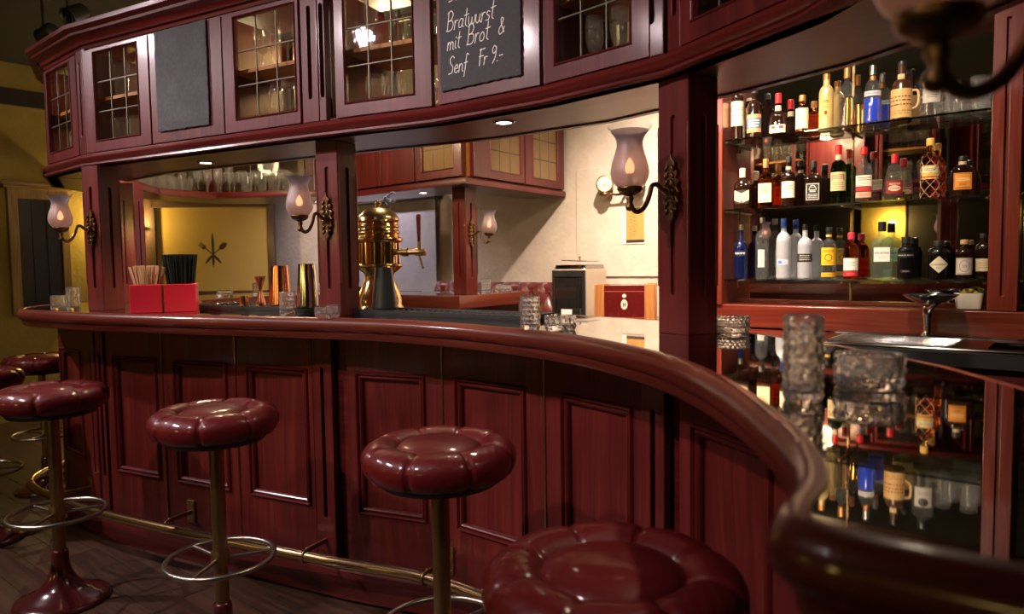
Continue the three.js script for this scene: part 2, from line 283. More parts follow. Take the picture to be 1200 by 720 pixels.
// ---------------------------------------------------------------- bar body with its panels
{
  const bar = thing('bar_counter', 'curved mahogany bar front with framed panels and fluted posts', 'bar counter');
  const inner = [[1.2, -1.15], [0.02, -1.10], [-0.22, -1.36], [-0.40, -1.52], [-0.66, -1.72], [-0.87, -1.95], [-1.34, -2.04], [-1.85, -2.02], [-2.30, -1.92], [-3.55, -1.68], [-3.95, -1.95], [-3.98, -2.50], [-3.80, -2.80], [-3.2, -2.98]];
  obj('carcass', slab([...offset(BODY, -0.03), ...inner], 0, 1.03), M.woodIn, bar);
  obj('back_run_carcass', slab([[-3.2, -2.98], [-2.86, -3.02], [-2.89, -3.64], [-3.34, -3.64], [-3.35, -3.25]], 0, 1.03), M.woodB, bar);
  obj('plinth', sweep([[-0.02, 0], [0.006, 0], [0.006, 0.11], [0, 0.12], [-0.02, 0.12]], BODY.slice(1), 0.5), M.woodIn, bar);
  const prof = [[0, -0.002], ...halfRound(0.012, 0.011, 0.0, 5).slice(1), ...halfRound(0.016, 0.008, -0.003, 5).map(([o, z]) => [o + 0.012, z]), [0.029, -0.012]];
  const panel = (a, b, s0, s1, m0, m1, mat = M.wood) => {   // s along the facet, m0..m1 the moulding
    const y0 = 0.12, h = 1.03 - y0, w = s1 - s0, p = onFacet(a, b, s0);
    const m = obj('front_panel', frameGeo(w - 0.003, h, m0 - s0, m1 - s0, 0.345 - y0, 0.89 - y0, 0.022), mat, bar);
    const t = turnOf(a, b); m.position.set(p[0] - Math.sin(t) * 0.022, y0, p[1] - Math.cos(t) * 0.022); m.rotation.y = t;
    const mo = obj('panel_moulding', rectMoulding(m0 - s0, m1 - s0, 0.345 - y0, 0.89 - y0, prof), M.moulding, m); mo.position.z = 0.022;
    const f = obj('panel_field', box(m1 - m0, 0.545, 0.008, (m0 + m1) / 2 - s0, 0.6175 - y0, 0.006), M.woodB, m); f.position.z = -0.004;
  };
  const post = (a, b, s0, s1) => {   // narrow post with one stopped flute
    const y0 = 0.12, h = 1.03 - y0, w = s1 - s0, p = onFacet(a, b, s0), t = turnOf(a, b), sh = new THREE.Shape([[0, 0], [w, 0], [w, h], [0, h]].map((q) => new THREE.Vector2(...q)));
    const c = w / 2, r = 0.008, lo = 0.2, hi = h - 0.14, ho = new THREE.Path(); ho.moveTo(c - r, lo); ho.lineTo(c - r, hi); ho.absarc(c, hi, r, PI, 0, true); ho.lineTo(c + r, lo); ho.absarc(c, lo, r, 0, -PI, true); sh.holes.push(ho);
    const m = obj('fluted_post', grainUV(new THREE.ExtrudeGeometry(sh, { depth: 0.02, bevelEnabled: true, bevelSize: 0.003, bevelOffset: -0.003, bevelThickness: 0.003, bevelSegments: 2 }), 'y'), M.wood, bar);
    m.position.set(p[0] - Math.sin(t) * 0.012, y0, p[1] - Math.cos(t) * 0.012); m.rotation.y = t;
  };
  const strip = (a, b, s) => { const p = onFacet(a, b, s), m = obj('brass_strip', box(0.006, 1.02, 0.008, 0, 0.515, 0.001), M.brass, bar); m.position.set(p[0], 0, p[1]); m.rotation.y = turnOf(a, b); };
  const B = BODY, L = (i) => dirOf(B[i], B[i + 1])[2];
  panel(B[4], B[5], 0.02, 0.44, 0.06, 0.36); post(B[4], B[5], 0.46, 0.565);
  const A = [B[5], B[6]]; post(...A, 0.004, 0.055);
  panel(...A, 0.06, 0.45, 0.112, 0.415); strip(...A, 0.45); panel(...A, 0.45, 0.899, 0.522, 0.849, M.woodB); strip(...A, 0.899); panel(...A, 0.899, 1.31, 0.958, 1.286); post(...A, 1.318, 1.412);
  panel(B[6], B[7], 0.05, L(6), 0.089, 0.389); strip(B[6], B[7], L(6));
  panel(B[7], B[8], 0, L(7), 0.06, 0.377, M.woodB); strip(B[7], B[8], L(7));
  panel(B[8], B[9], 0, 0.42, 0.08, 0.385); post(B[8], B[9], 0.425, 0.505);
  panel(B[9], B[10], 0.03, L(9), 0.085, 0.372); 
  panel(B[10], B[11], 0.01, L(10) - 0.01, 0.06, L(10) - 0.06, M.woodB); panel(B[11], B[12], 0.01, L(11) - 0.01, 0.06, L(11) - 0.06);
  panel(B[12], B[13], 0.02, 0.5, 0.08, 0.44); panel(B[3], B[4], 0.02, L(3) - 0.02, 0.08, L(3) - 0.08); panel(B[2], B[3], 0.02, L(2) - 0.02, 0.1, L(2) - 0.1);
}
{ // counter top: wooden rim and dark glass, one worktop
  const top = thing('curved_worktop', 'dark glossy glass bar top with a rounded mahogany rim', 'bar top');
  const prof = [[-0.032, 0], [-0.031, 0.002], [-0.022, 0.002], [-0.012, -0.001], [-0.004, -0.011], [0, -0.024], [-0.004, -0.037], [-0.013, -0.046], [-0.019, -0.048], [-0.019, -0.053], [-0.022, -0.066], [-0.028, -0.075], [-0.032, -0.075]];
  obj('wooden_rim', sweep(prof.map(([o, y]) => [o, y + HC]).reverse(), RIM, 0.9), M.rim, top);
  const glassOut = offset(RIM, -0.030).filter((_, i) => i % 2 === 0);
  const innerEdge = [[1.2, -1.10], [0.1, -1.08], [-0.068, -1.195], [-0.196, -1.379], [-0.29, -1.475], [-0.42, -1.60], [-0.55, -1.684], [-0.72, -1.80], [-0.95, -1.97], [-1.30, -2.04], [-1.85, -2.08], [-2.30, -2.06], [-3.0, -1.92], [-3.5, -1.82], [-3.86, -2.0], [-3.96, -2.50], [-3.76, -2.80], [-3.2, -2.96], [-2.82, -3.0], [-2.85, -3.68], [-3.38, -3.68], [-3.40, -3.36]];
  obj('glass_plate', slab([...glassOut, ...innerEdge], HC - 0.012, HC), M.glassTop, top);
  obj('underboard', slab([...offset(RIM, -0.029).filter((_, i) => i % 2 === 0), ...innerEdge], HC - 0.074, HC - 0.0125), M.woodIn, top);
  obj('inner_edge_lipping', sweep([[0, HC - 0.075], [0, HC], [0.012, HC + 0.001], [0.016, HC - 0.006], [0.016, HC - 0.075]], innerEdge.slice(0, 20), 0.6), M.rim, top);
}
{ // brass foot rail
  const f = thing('foot_rail', 'round brass foot rail on wall brackets along the bar front', 'foot rail');
  const H = 0.20, path = smooth(offset(BODY, 0.12).slice(2, 13), 140);
  obj('rail', new THREE.TubeGeometry(new THREE.CatmullRomCurve3(path.map(([x, z]) => V(x, H, z))), 260, 0.021, 14), M.brass, f);
  for (const [i, s] of [[4, 0.42], [5, 0.60], [5, 1.36], [7, 0.02], [8, 0.30], [9, 0.2], [4, 0.05]]) {
    const p = onFacet(BODY[i], BODY[i + 1], s), t = turnOf(BODY[i], BODY[i + 1]);
    const b = obj('rail_bracket', [rbox(0.046, 0.10, 0.007, 0.002, 0, 0.225, 0.004), rbox(0.012, 0.018, 0.115, 0.003, 0, 0.222, 0.06), ...[[-0.015, 0.26], [0.015, 0.26], [-0.015, 0.19], [0.015, 0.19]].map(([x, y]) => new THREE.SphereGeometry(0.004, 8, 6).translate(x, y, 0.008)), new THREE.TorusGeometry(0.023, 0.005, 8, 20).rotateY(PI / 2).translate(0, H, 0.12)], M.brassDull, f);
    b.position.set(p[0], 0, p[1]); b.rotation.y = t;
  }
}

// ---------------------------------------------------------------- canopy over the bar
const IN = [[-3.88, -1.66], [-3.40, -1.66], [-2.20, -1.90], [-1.70, -2.01], [-1.22, -2.03], [-0.746, -1.922], [-0.445, -1.824], [-0.274, -1.723], [-0.02, -1.50], [0.35, -1.12], [1.2, -1.08]];
const RING_IN = [[-2.83, -4.09], [-2.73, -2.98], [-3.77, -3.04], [-4.0, -2.74], [-4.457, -2.453], [-4.47, -2.095], [-3.95, -1.64]];
const RING_OUT = [[-3.97, -1.302], [-4.45, -1.50], [-4.82, -2.0], [-4.86, -2.66], [-4.46, -3.22], [-3.9, -3.40], [-3.12, -3.42], [-3.14, -4.09]];
{
  const c = thing('bar_canopy', 'mahogany canopy carcass with cornice and rounded lower moulding above the bar', 'bar canopy');
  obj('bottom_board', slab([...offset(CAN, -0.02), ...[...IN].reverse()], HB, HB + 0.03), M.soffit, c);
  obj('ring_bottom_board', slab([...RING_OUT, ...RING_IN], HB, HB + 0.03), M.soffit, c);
  obj('top_board', slab([...offset(CAN, -0.03), ...[...IN].reverse()], 2.27, 2.30), M.woodIn, c);
  obj('ring_top_board', slab([...RING_OUT, ...RING_IN], 2.27, 2.30), M.woodIn, c);
  const low = [[-0.06, 0], [-0.012, 0], [-0.004, 0.004], [-0.006, 0.012], [-0.014, 0.014], [-0.010, 0.018], [0, 0.026], [0.003, 0.036], [-0.002, 0.046], [-0.014, 0.053], [-0.03, 0.055], [-0.06, 0.055]];
  obj('lower_moulding', sweep(low.map(([o, y]) => [o, y + HB]).reverse(), [RING_OUT[1], ...CAN], 0.7), M.moulding, c);
  const cor = [[-0.06, 2.25], [-0.030, 2.25], [-0.026, 2.262], [-0.014, 2.266], [-0.010, 2.278], [0.008, 2.290], [0.022, 2.296], [0.024, 2.306], [0.034, 2.310], [0.044, 2.318], [0.046, 2.334], [-0.06, 2.334]];
  obj('cornice', sweep(cor.slice().reverse(), [RING_OUT[1], ...CAN], 0.7), M.moulding, c);
  obj('ring_front_edge', sweep([[-0.02, HB - 0.005], [0.006, HB - 0.005], [0.008, HB + 0.018], [0, HB + 0.036], [-0.02, HB + 0.036]], [...RING_IN].reverse().map((p) => p), 0.7), M.wood, c);
  obj('inner_edge', sweep([[-0.02, HB - 0.004], [0.004, HB - 0.004], [0.006, HB + 0.02], [0, HB + 0.034], [-0.02, HB + 0.034]], [...IN].reverse(), 0.7), M.woodIn, c);
  // header boards between the doors and the cornice; posts with a stopped flute at the corners
  const F = offset(CAN, -0.035);
  obj('frieze', sweep([[-0.015, 2.235], [0, 2.235], [0, 2.262], [-0.015, 2.262]], F.slice(0, 9), 0.5), M.wood, c);
  obj('bottom_rail', sweep([[-0.015, HB + 0.03], [0, HB + 0.03], [0, HB + 0.062], [-0.015, HB + 0.062]], F.slice(0, 9), 0.5), M.wood, c);
  const fl = (i, s0, s1) => {
    const a = F[i], b = F[i + 1], p = onFacet(a, b, s0), t = turnOf(a, b), w = s1 - s0, y0 = HB + 0.056, h = 2.25 - y0, sh = new THREE.Shape([[0, 0], [w, 0], [w, h], [0, h]].map((q) => new THREE.Vector2(...q)));
    const cx = w / 2, r = 0.008, lo = 0.09, hi = h - 0.06, ho = new THREE.Path(); ho.moveTo(cx - r, lo); ho.lineTo(cx - r, hi); ho.absarc(cx, hi, r, PI, 0, true); ho.lineTo(cx + r, lo); ho.absarc(cx, lo, r, 0, -PI, true); sh.holes.push(ho);
    const m = obj('corner_post', [grainUV(new THREE.ExtrudeGeometry(sh, { depth: 0.02, bevelEnabled: true, bevelSize: 0.003, bevelOffset: -0.003, bevelThickness: 0.003, bevelSegments: 2 }), 'y'), box(w, h, 0.02, w / 2, h / 2, -0.02)], M.wood, c);
    m.position.set(p[0] - Math.sin(t) * 0.01, y0, p[1] - Math.cos(t) * 0.01); m.rotation.y = t;
  };
  fl(0, 0.43, 0.50); fl(1, 0.0, 0.018); fl(1, 1.284, 1.36); fl(4, 0.335, 0.408); fl(5, 0.0, 0.05); fl(2, 0.0, 0.03); fl(6, 0, 0.06);
  // carcass behind the doors: dividers
  const div = (i, s) => { const p = onFacet(F[i], F[i + 1], s), m = obj('divider', box(0.014, 0.44, 0.30, 0, 2.02, -0.165), M.woodIn, c); m.position.set(p[0], 0, p[1]); m.rotation.y = turnOf(F[i], F[i + 1]); };
  for (const [i, s] of [[1, 0.01], [1, 0.452], [1, 0.884], [1, 1.29], [2, 0.07], [3, 0.0], [4, 0.0], [4, 0.37], [5, 0.05], [6, 0.0], [0, 0.02], [0, 0.42]]) div(i, s);
}
const leadProf = (w, h, x, y) => rbox(w, h, 0.007, 0.002, x, y, 0, 'y', 1);
function glazedDoor(root, w, h, gx0, gx1, gy0, gy1, cols, rows, pane, mat = M.wood) {
  const d = obj('door', frameGeo(w - 0.004, h, gx0, gx1, gy0, gy1, 0.02), mat, root);
  const mo = obj('bead', rectMoulding(gx0 - 0.003, gx1 + 0.003, gy0 - 0.003, gy1 + 0.003, [[0, 0.019], ...halfRound(0.009, 0.006, 0.019, 4), [0.010, 0.006]]), M.moulding, d);
  const cw = (gx1 - gx0) / cols, rh = (gy1 - gy0) / rows, pg = grainUV(new THREE.BoxGeometry(cw, rh, 0.003), 'y');
  for (let i = 0; i < cols; i++) for (let j = 0; j < rows; j++) { const m = obj('pane', pg, pane, d); m.position.set(gx0 + (i + 0.5) * cw, gy0 + (j + 0.5) * rh, 0.006); }
  const bars = []; for (let i = 1; i < cols; i++) bars.push(leadProf(0.006, gy1 - gy0, gx0 + i * cw, (gy0 + gy1) / 2)); for (let j = 1; j < rows; j++) bars.push(leadProf(gx1 - gx0, 0.006, (gx0 + gx1) / 2, gy0 + j * rh));
  const b = obj('lead_bars', bars, M.lead, d); b.position.z = 0.006;
  return d;
}
const glassGeo = { // drinking glasses, thin walls
  flute: lathe(curve2([[0.0005, 0.002], [0.030, 0.002], [0.031, 0.005], [0.006, 0.010], [0.004, 0.05], [0.006, 0.07], [0.022, 0.10], [0.026, 0.14], [0.024, 0.185]], 30), 20),
  beer: lathe([[0.0005, 0.002], [0.025, 0.002], [0.026, 0.02], [0.033, 0.11], [0.034, 0.155]], 20),
  stem: lathe(curve2([[0.0005, 0.002], [0.032, 0.002], [0.033, 0.005], [0.006, 0.011], [0.004, 0.04], [0.005, 0.065], [0.030, 0.09], [0.036, 0.115], [0.031, 0.155]], 30), 20),
  tumbler: lathe([[0.0005, 0.004], [0.030, 0.004], [0.032, 0.012], [0.036, 0.10]], 20),
};
const kindName = { flute: 'slim stemmed flute glass', beer: 'straight clear beer glass', stem: 'bulbous stemmed wine glass', tumbler: 'low clear tumbler' };
function cupboard(i, s0, s1, g0, g1, kind, label, glasses, place) {
  const F = offset(CAN, -0.035), a = F[i], b = F[i + 1], t = turnOf(a, b), p = onFacet(a, b, s0), y0 = HB + 0.058, w = s1 - s0, h = 2.238 - y0;
  const o = thing('overhead_cabinet', label, 'cabinet', [p[0] - Math.sin(t) * 0.004, y0, p[1] - Math.cos(t) * 0.004], t);
  if (kind === 'glass') {
    glazedDoor(o, w, h, g0 - s0, g1 - s0, 1.842 - y0, 2.224 - y0, 3, 3, M.pane);
    obj('shelf', box(w - 0.03, 0.014, 0.27, w / 2, 0.235, -0.16, 'x'), M.pineWood, o);
    const bd = obj('back_door', frameGeo(w - 0.03, h, 0.02, w - 0.05, 0.02, h - 0.02, 0.018), M.woodIn, o); bd.position.set(0.015, 0, -0.325);
    const bp = obj('back_pane', grainUV(new THREE.BoxGeometry(w - 0.07, h - 0.04, 0.003)), M.pane, bd); bp.position.set((w - 0.03) / 2, h / 2, 0.006);
    const at = (x, y, z) => { const v = V(x, y, z).applyAxisAngle(V(0, 1, 0), t); return [o.position.x + v.x, o.position.y + v.y, o.position.z + v.z]; };
    for (const [lv, row, gk] of glasses) {
      const n = Math.floor((w - 0.06) / 0.082);
      for (let k = 0; k < n; k++) {
        const q = at(0.05 + (k + 0.5) * (w - 0.10) / n + rr(-.006, .006), lv ? 0.243 : 0.002, row ? -0.23 : -0.085 + rr(-.01, .01));
        const g = obj('drinking_glass', glassGeo[gk], M.thinGlass); g.position.set(...q); tag(g, `${kindName[gk]} on the ${lv ? 'upper' : 'lower'} shelf of the ${place} cabinet`, 'glass', 'glasses in the canopy cabinets');
      }
    }
  } else {
    obj('door', [rbox(w - 0.004, h, 0.02, 0.002, w / 2, h / 2, 0.01)], M.wood, o);
    obj('back_board', box(w - 0.03, h, 0.015, w / 2, h / 2, -0.32), M.woodIn, o);
  }
  return o;
}
cupboard(0, 0.02, 0.43, 0.06, 0.36, 'glass', 'narrow end cabinet with leaded panes beyond the first corner post', [[0, 0, 'beer']], 'narrow end');
cupboard(1, 0.02, 0.452, 0.081, 0.381, 'glass', 'leaded glass canopy cabinet between the corner post and the blank slate', [[0, 0, 'beer'], [1, 0, 'beer'], [0, 1, 'flute']], 'corner post');
cupboard(1, 0.455, 0.884, 0.505, 0.808, 'solid', 'solid canopy cabinet door carrying the blank slate', []);
cupboard(1, 0.889, 1.281, 0.949, 1.261, 'glass', 'leaded glass canopy cabinet between the blank slate and the fluted post', [[0, 0, 'flute'], [1, 0, 'stem'], [0, 1, 'beer']], 'leaded blank-slate-side');
cupboard(2, 0.075, 0.47, 0.115, 0.400, 'glass', 'leaded glass canopy cabinet beside the chalked menu slate', [[0, 0, 'stem'], [1, 0, 'flute'], [1, 1, 'beer'], [0, 1, 'stem']], 'leaded menu-side');
cupboard(3, 0.005, 0.408, 0.029, 0.344, 'solid', 'solid canopy cabinet door carrying the chalked menu slate', []);
cupboard(4, 0.004, 0.372, 0.045, 0.312, 'glass', 'leaded glass canopy cabinet above the pillar by the clock', [[0, 0, 'flute'], [1, 0, 'stem'], [0, 1, 'beer']], 'leaded clock pillar');
cupboard(5, 0.055, 0.415, 0.095, 0.335, 'glass', 'leaded glass canopy cabinet over the bottle shelves', [[0, 0, 'beer'], [1, 0, 'beer']], 'bottle shelf canopy');
cupboard(6, 0.06, 0.44, 0.10, 0.36, 'glass', 'leaded glass canopy cabinet at the near bend of the bar', [[0, 0, 'beer']], 'near bend');

// far run of the canopy: bartender's side
{
  const K = [[-3.77, -3.04], [-2.73, -2.98], [-2.83, -4.07]];
  const far = (a, b, s0, s1, g, label, dp = 0.27) => {
    const t = turnOf(a, b), p = onFacet(a, b, s0), y0 = HB + 0.04, w = s1 - s0, h = 2.262 - y0, o = thing('overhead_cabinet', label, 'cabinet', [p[0], y0, p[1]], t);
    if (g) { glazedDoor(o, w, h, g[0] - s0, g[1] - s0, 0.045, h - 0.06, 3, 3, M.amberPane, M.wood); obj('shelf', box(w - 0.02, 0.014, dp - 0.02, w / 2, 0.23, -dp / 2, 'x'), M.pineWood, o); } else obj('door', rbox(w - 0.004, h, 0.02, 0.002, w / 2, h / 2, 0.01), M.wood, o);
    obj('back_board', box(w - 0.01, h, 0.012, w / 2, h / 2, -dp), g ? M.pineWood : M.woodIn, o); obj('side_board', box(0.012, h, dp, 0.006, h / 2, -dp / 2), M.woodIn, o);
  };
  far(K[0], K[1], 0.0, 0.30, null, 'first plain door of the far canopy run behind the beer tower');
  far(K[0], K[1], 0.30, 0.62, null, 'second plain door of the far canopy run next to amber panes');
  far(K[0], K[1], 0.63, 1.03, [0.685, 0.965], 'amber glazed cabinet of the far canopy run above the brass beer tower', 0.042);
  far(K[1], K[2], 0.05, 0.58, [0.21, 0.545], 'amber glazed cabinet on the return of the far canopy at its corner pillar');
  far(K[1], K[2], 0.59, 1.08, [0.675, 0.995], 'amber glazed cabinet of the far canopy against the cream wall');
  // outer glazing of the rounded end
  for (let i = 1; i < 5; i++) {
    const b = RING_OUT[i], a = RING_OUT[i + 1], t = turnOf(a, b), L = dirOf(a, b)[2], o = thing('overhead_cabinet', ['', 'glazed outer bay at the near side of the rounded canopy end', 'glazed outer bay at the tip of the rounded canopy end', 'glazed outer bay at the far side of the rounded canopy end', 'glazed outer bay where the rounded canopy end meets the far run'][i], 'cabinet', [a[0], HB + 0.031, a[1]], t);
    glazedDoor(o, L, 0.50, 0.06, L - 0.06, 0.05, 0.46, 3, 3, i === 4 ? M.amberPane : M.pane);
  }
  const kinds = ['stem', 'beer', 'tumbler', 'flute']; let n = 0;   // open glass shelf on the rounded end
  const line = smooth([[-4.05, -1.52], [-4.58, -2.02], [-4.60, -2.50], [-4.12, -2.86]], 60);
  for (let row = 0; row < 2; row++) for (let k = 0; k < 20; k++) {
    const u = (k + 0.5) / 20 * 59, j = Math.floor(u), q = line[j], d = dirOf(line[j], line[j + 1]), w = row * 0.085 - 0.045;
    const gk = kinds[(n++ >> 2) % 4], g = obj('drinking_glass', glassGeo[gk], M.thinGlass); g.position.set(q[0] + d[1] * w, HB + 0.0295, q[1] - d[0] * w);
    tag(g, `${kindName[gk]} in the ${row ? 'outer' : 'inner'} row on the open canopy shelf`, 'glass', 'glasses on the open rounded shelf');
  }
}

// ---------------------------------------------------------------- slates
function ink(x, strokes, ox, oy, s, slant = 0.16) { // chalk strokes: each a list of points on a 0..1 em grid (y up)
  for (const st of strokes) {
    const pts = st.length > 2 ? new THREE.CatmullRomCurve3(st.map(([a, b]) => V(a + b * slant, b, 0)), false, 'centripetal').getPoints(st.length * 8) : st.map(([a, b]) => V(a + b * slant, b, 0));
    x.beginPath(); pts.forEach((p, i) => { const X = ox + p.x * s * 0.82, Y = oy - p.y * s; i ? x.lineTo(X, Y) : x.moveTo(X, Y); }); x.stroke();
  }
}
const G = { // handwritten letters: [advance, strokes]; x-height 0.5, capitals 1
  B: [0.62, [[[0.08, 0], [0.1, 0.5], [0.1, 1.0]], [[0.02, 0.95], [0.3, 1.06], [0.48, 0.85], [0.35, 0.58], [0.14, 0.52]], [[0.16, 0.53], [0.45, 0.5], [0.55, 0.25], [0.38, 0.02], [0.02, 0.02]]]],
  r: [0.36, [[[0.05, 0], [0.08, 0.25], [0.06, 0.48], [0.08, 0.3], [0.18, 0.47], [0.32, 0.46]]]],
  a: [0.48, [[[0.38, 0.42], [0.22, 0.5], [0.06, 0.3], [0.1, 0.05], [0.24, 0.04], [0.36, 0.25], [0.4, 0.45], [0.36, 0.1], [0.46, 0.02]]]],
  t: [0.34, [[[0.16, 0.95], [0.14, 0.5], [0.14, 0.1], [0.26, 0.02]], [[0.0, 0.6], [0.34, 0.64]]]],
  w: [0.58, [[[0.02, 0.48], [0.06, 0.15], [0.16, 0.02], [0.28, 0.2], [0.3, 0.4], [0.32, 0.12], [0.42, 0.03], [0.54, 0.25], [0.54, 0.48]]]],
  u: [0.46, [[[0.04, 0.48], [0.05, 0.15], [0.16, 0.02], [0.3, 0.12], [0.36, 0.45], [0.35, 0.15], [0.44, 0.02]]]],
  s: [0.38, [[[0.32, 0.44], [0.16, 0.48], [0.08, 0.36], [0.28, 0.2], [0.24, 0.04], [0.04, 0.03]]]],
  m: [0.66, [[[0.04, 0], [0.05, 0.46]], [[0.05, 0.3], [0.18, 0.48], [0.28, 0.34], [0.28, 0.0]], [[0.28, 0.3], [0.42, 0.48], [0.54, 0.34], [0.54, 0.04], [0.62, 0.0]]]],
  i: [0.24, [[[0.08, 0.46], [0.08, 0.12], [0.18, 0.02]], [[0.09, 0.66], [0.11, 0.70]]]],
  o: [0.46, [[[0.22, 0.48], [0.05, 0.3], [0.1, 0.05], [0.28, 0.04], [0.38, 0.25], [0.3, 0.45], [0.2, 0.47]]]],
  n: [0.46, [[[0.04, 0], [0.05, 0.46]], [[0.05, 0.3], [0.2, 0.48], [0.32, 0.36], [0.33, 0.05], [0.42, 0.02]]]],
  e: [0.42, [[[0.06, 0.24], [0.32, 0.3], [0.24, 0.48], [0.08, 0.36], [0.08, 0.08], [0.24, 0.02], [0.38, 0.12]]]],
  f: [0.38, [[[0.34, 0.9], [0.2, 0.98], [0.14, 0.7], [0.12, 0.2], [0.06, -0.3]], [[0.0, 0.46], [0.3, 0.5]]]],
  S: [0.52, [[[0.46, 0.9], [0.3, 1.02], [0.1, 0.85], [0.18, 0.6], [0.38, 0.4], [0.34, 0.08], [0.04, 0.02]]]],
  F: [0.46, [[[0.1, 0], [0.12, 1.0]], [[0.04, 0.96], [0.5, 1.0]], [[0.02, 0.55], [0.4, 0.58]]]],
  9: [0.46, [[[0.38, 0.82], [0.2, 0.95], [0.06, 0.75], [0.16, 0.52], [0.34, 0.6], [0.38, 0.85], [0.34, 0.3], [0.16, -0.05]]]],
  '&': [0.6, [[[0.5, 0.1], [0.2, 0.7], [0.22, 0.92], [0.36, 0.85], [0.3, 0.6], [0.08, 0.3], [0.16, 0.04], [0.36, 0.1], [0.5, 0.4]]]],
  '.': [0.2, [[[0.08, 0.02], [0.1, 0.04]]]], '-': [0.36, [[[0.04, 0.3], [0.3, 0.32]]]], ' ': [0.34, []],
};
const texMenu = canvasTex(512, 700, (x, w, h) => {
  x.fillStyle = '#37373b'; x.fillRect(0, 0, w, h);
  for (let i = 0; i < 5200; i++) { const v = Math.floor(38 + rnd() * 34); x.fillStyle = `rgba(${v},${v},${v + 3},0.35)`; x.fillRect(rnd() * w, rnd() * h, 2 + rnd() * 9, 1 + rnd() * 2); }
  x.strokeStyle = 'rgba(236,232,224,0.93)'; x.lineWidth = 5.2; x.lineCap = 'round'; x.lineJoin = 'round';
  const word = (s, ox, oy, k) => { for (const ch of s) { const [adv, st] = G[ch]; ink(x, st, ox, oy, k); ox += adv * k * 0.82; } };
  word('So', 62, 232, 96); word('Bratwurst', 44, 386, 98); word('mit', 46, 490, 90); word('Brot', 178, 486, 100); word('&', 376, 476, 92); word('Senf', 50, 620, 92); word('Fr', 252, 610, 84); word('9.-', 332, 608, 88);
});
const menuMat = std(lin(1, 1, 1), { map: texMenu, bumpMap: texSlateBump, bumpScale: 0.0015, roughness: 0.75 });
function slateBoard(name, label, i, s0, s1, y0, y1, face) {
  const F = offset(CAN, -0.035), a = F[i], b = F[i + 1], t = turnOf(a, b), p = onFacet(a, b, s0), w = s1 - s0, h = y1 - y0, n = 40, pts = [];
  const edge = (u) => (hash(Math.floor(u * 400), i) - 0.5) * 0.004;
  for (let k = 0; k < n; k++) pts.push([w * k / n, edge(k / n)]); for (let k = 0; k < n; k++) pts.push([w + edge(k / n + 1.3), h * k / n]); for (let k = 0; k < n; k++) pts.push([w - w * k / n, h + edge(k / n + 2.7)]); for (let k = 0; k < n; k++) pts.push([edge(k / n + 4.1), h - h * k / n]);
  const g = new THREE.ExtrudeGeometry(new THREE.Shape(pts.map((q) => new THREE.Vector2(...q))), { depth: 0.004, bevelEnabled: true, bevelSize: 0.002, bevelThickness: 0.0015, bevelSegments: 1 });
  const uv = g.attributes.uv, ps = g.attributes.position; for (let k = 0; k < uv.count; k++) uv.setXY(k, ps.getX(k) / w, ps.getY(k) / h);
  const o = thing(name, label, 'slate board', [p[0] + Math.sin(t) * 0.019, y0, p[1] + Math.cos(t) * 0.019], t);
  obj('slate', g, face, o);
  obj('screw', [[0.012, h - 0.012], [w - 0.012, h - 0.012], [0.012, 0.012], [w - 0.012, 0.012]].map(([x, y]) => new THREE.SphereGeometry(0.0035, 8, 6).scale(1, 1, 0.5).translate(x, y, 0.0055)), M.lead, o);
}
slateBoard('slate_board', 'blank grey slate fixed to the canopy between two leaded cabinets', 1, 0.505, 0.808, 1.842, 2.236, M.slate);
slateBoard('menu_board', 'slate with a chalked sausage menu fixed to the canopy', 3, 0.029, 0.344, 1.838, 2.236, menuMat);

// ---------------------------------------------------------------- pillars
const faceSlot = (w, h, lo, hi) => { const s = new THREE.Shape([[-w / 2, 0], [w / 2, 0], [w / 2, h], [-w / 2, h]].map((q) => new THREE.Vector2(...q))), r = 0.008, p = new THREE.Path(); p.moveTo(-r, lo); p.lineTo(-r, hi); p.absarc(0, hi, r, PI, 0, true); p.lineTo(r, lo); p.absarc(0, lo, r, 0, -PI, true); s.holes.push(p); return new THREE.ExtrudeGeometry(s, { depth: 0.008, bevelEnabled: true, bevelSize: 0.0015, bevelOffset: -0.0015, bevelThickness: 0.0015, bevelSegments: 1 }); };
function pillar(x, z, deg, label) {
  const o = thing('bar_pillar', label, 'pillar', [x, HC, z], deg * PI / 180), h = HB - HC, W = 0.104, q = W / 2;
  obj('shaft_core', box(W - 0.018, h, W - 0.018, 0, h / 2, 0), M.woodIn, o);
  for (let k = 0; k < 4; k++) { const f = obj('fluted_face', grainUV(faceSlot(W - 0.002, h - 0.0005, 0.105, 0.535), 'y'), M.wood, o); f.rotation.y = k * PI / 2; f.position.set(Math.sin(k * PI / 2) * (q - 0.0095), 0, Math.cos(k * PI / 2) * (q - 0.0095)); }
  for (let k = 0; k < 4; k++) { const c = obj('corner_bead', grainUV(new THREE.CylinderGeometry(0.006, 0.006, 0.40, 8).translate(0, 0.32, 0), 'y'), M.moulding, o); const a = PI / 4 + k * PI / 2; c.position.set(Math.sin(a) * (q * 1.414 - 0.005), 0, Math.cos(a) * (q * 1.414 - 0.005)); }
  return o;
}
pillar(-3.44, -1.355, 15, 'fluted mahogany pillar with a sconce at the rounded end of the bar');
pillar(-2.19, -1.68, 11, 'fluted mahogany pillar between the metal shakers and the beer tower');
pillar(-0.80, -1.70, -19, 'fluted mahogany pillar beside the bottle shelves');
pillar(-2.93, -3.18, 0, 'fluted mahogany pillar at the corner of the far counter');
pillar(0.075, -0.705, -60, 'fluted mahogany pillar at the near bend of the bar');
pillar(-4.02, -1.72, 40, 'fluted mahogany pillar behind the straw holders');

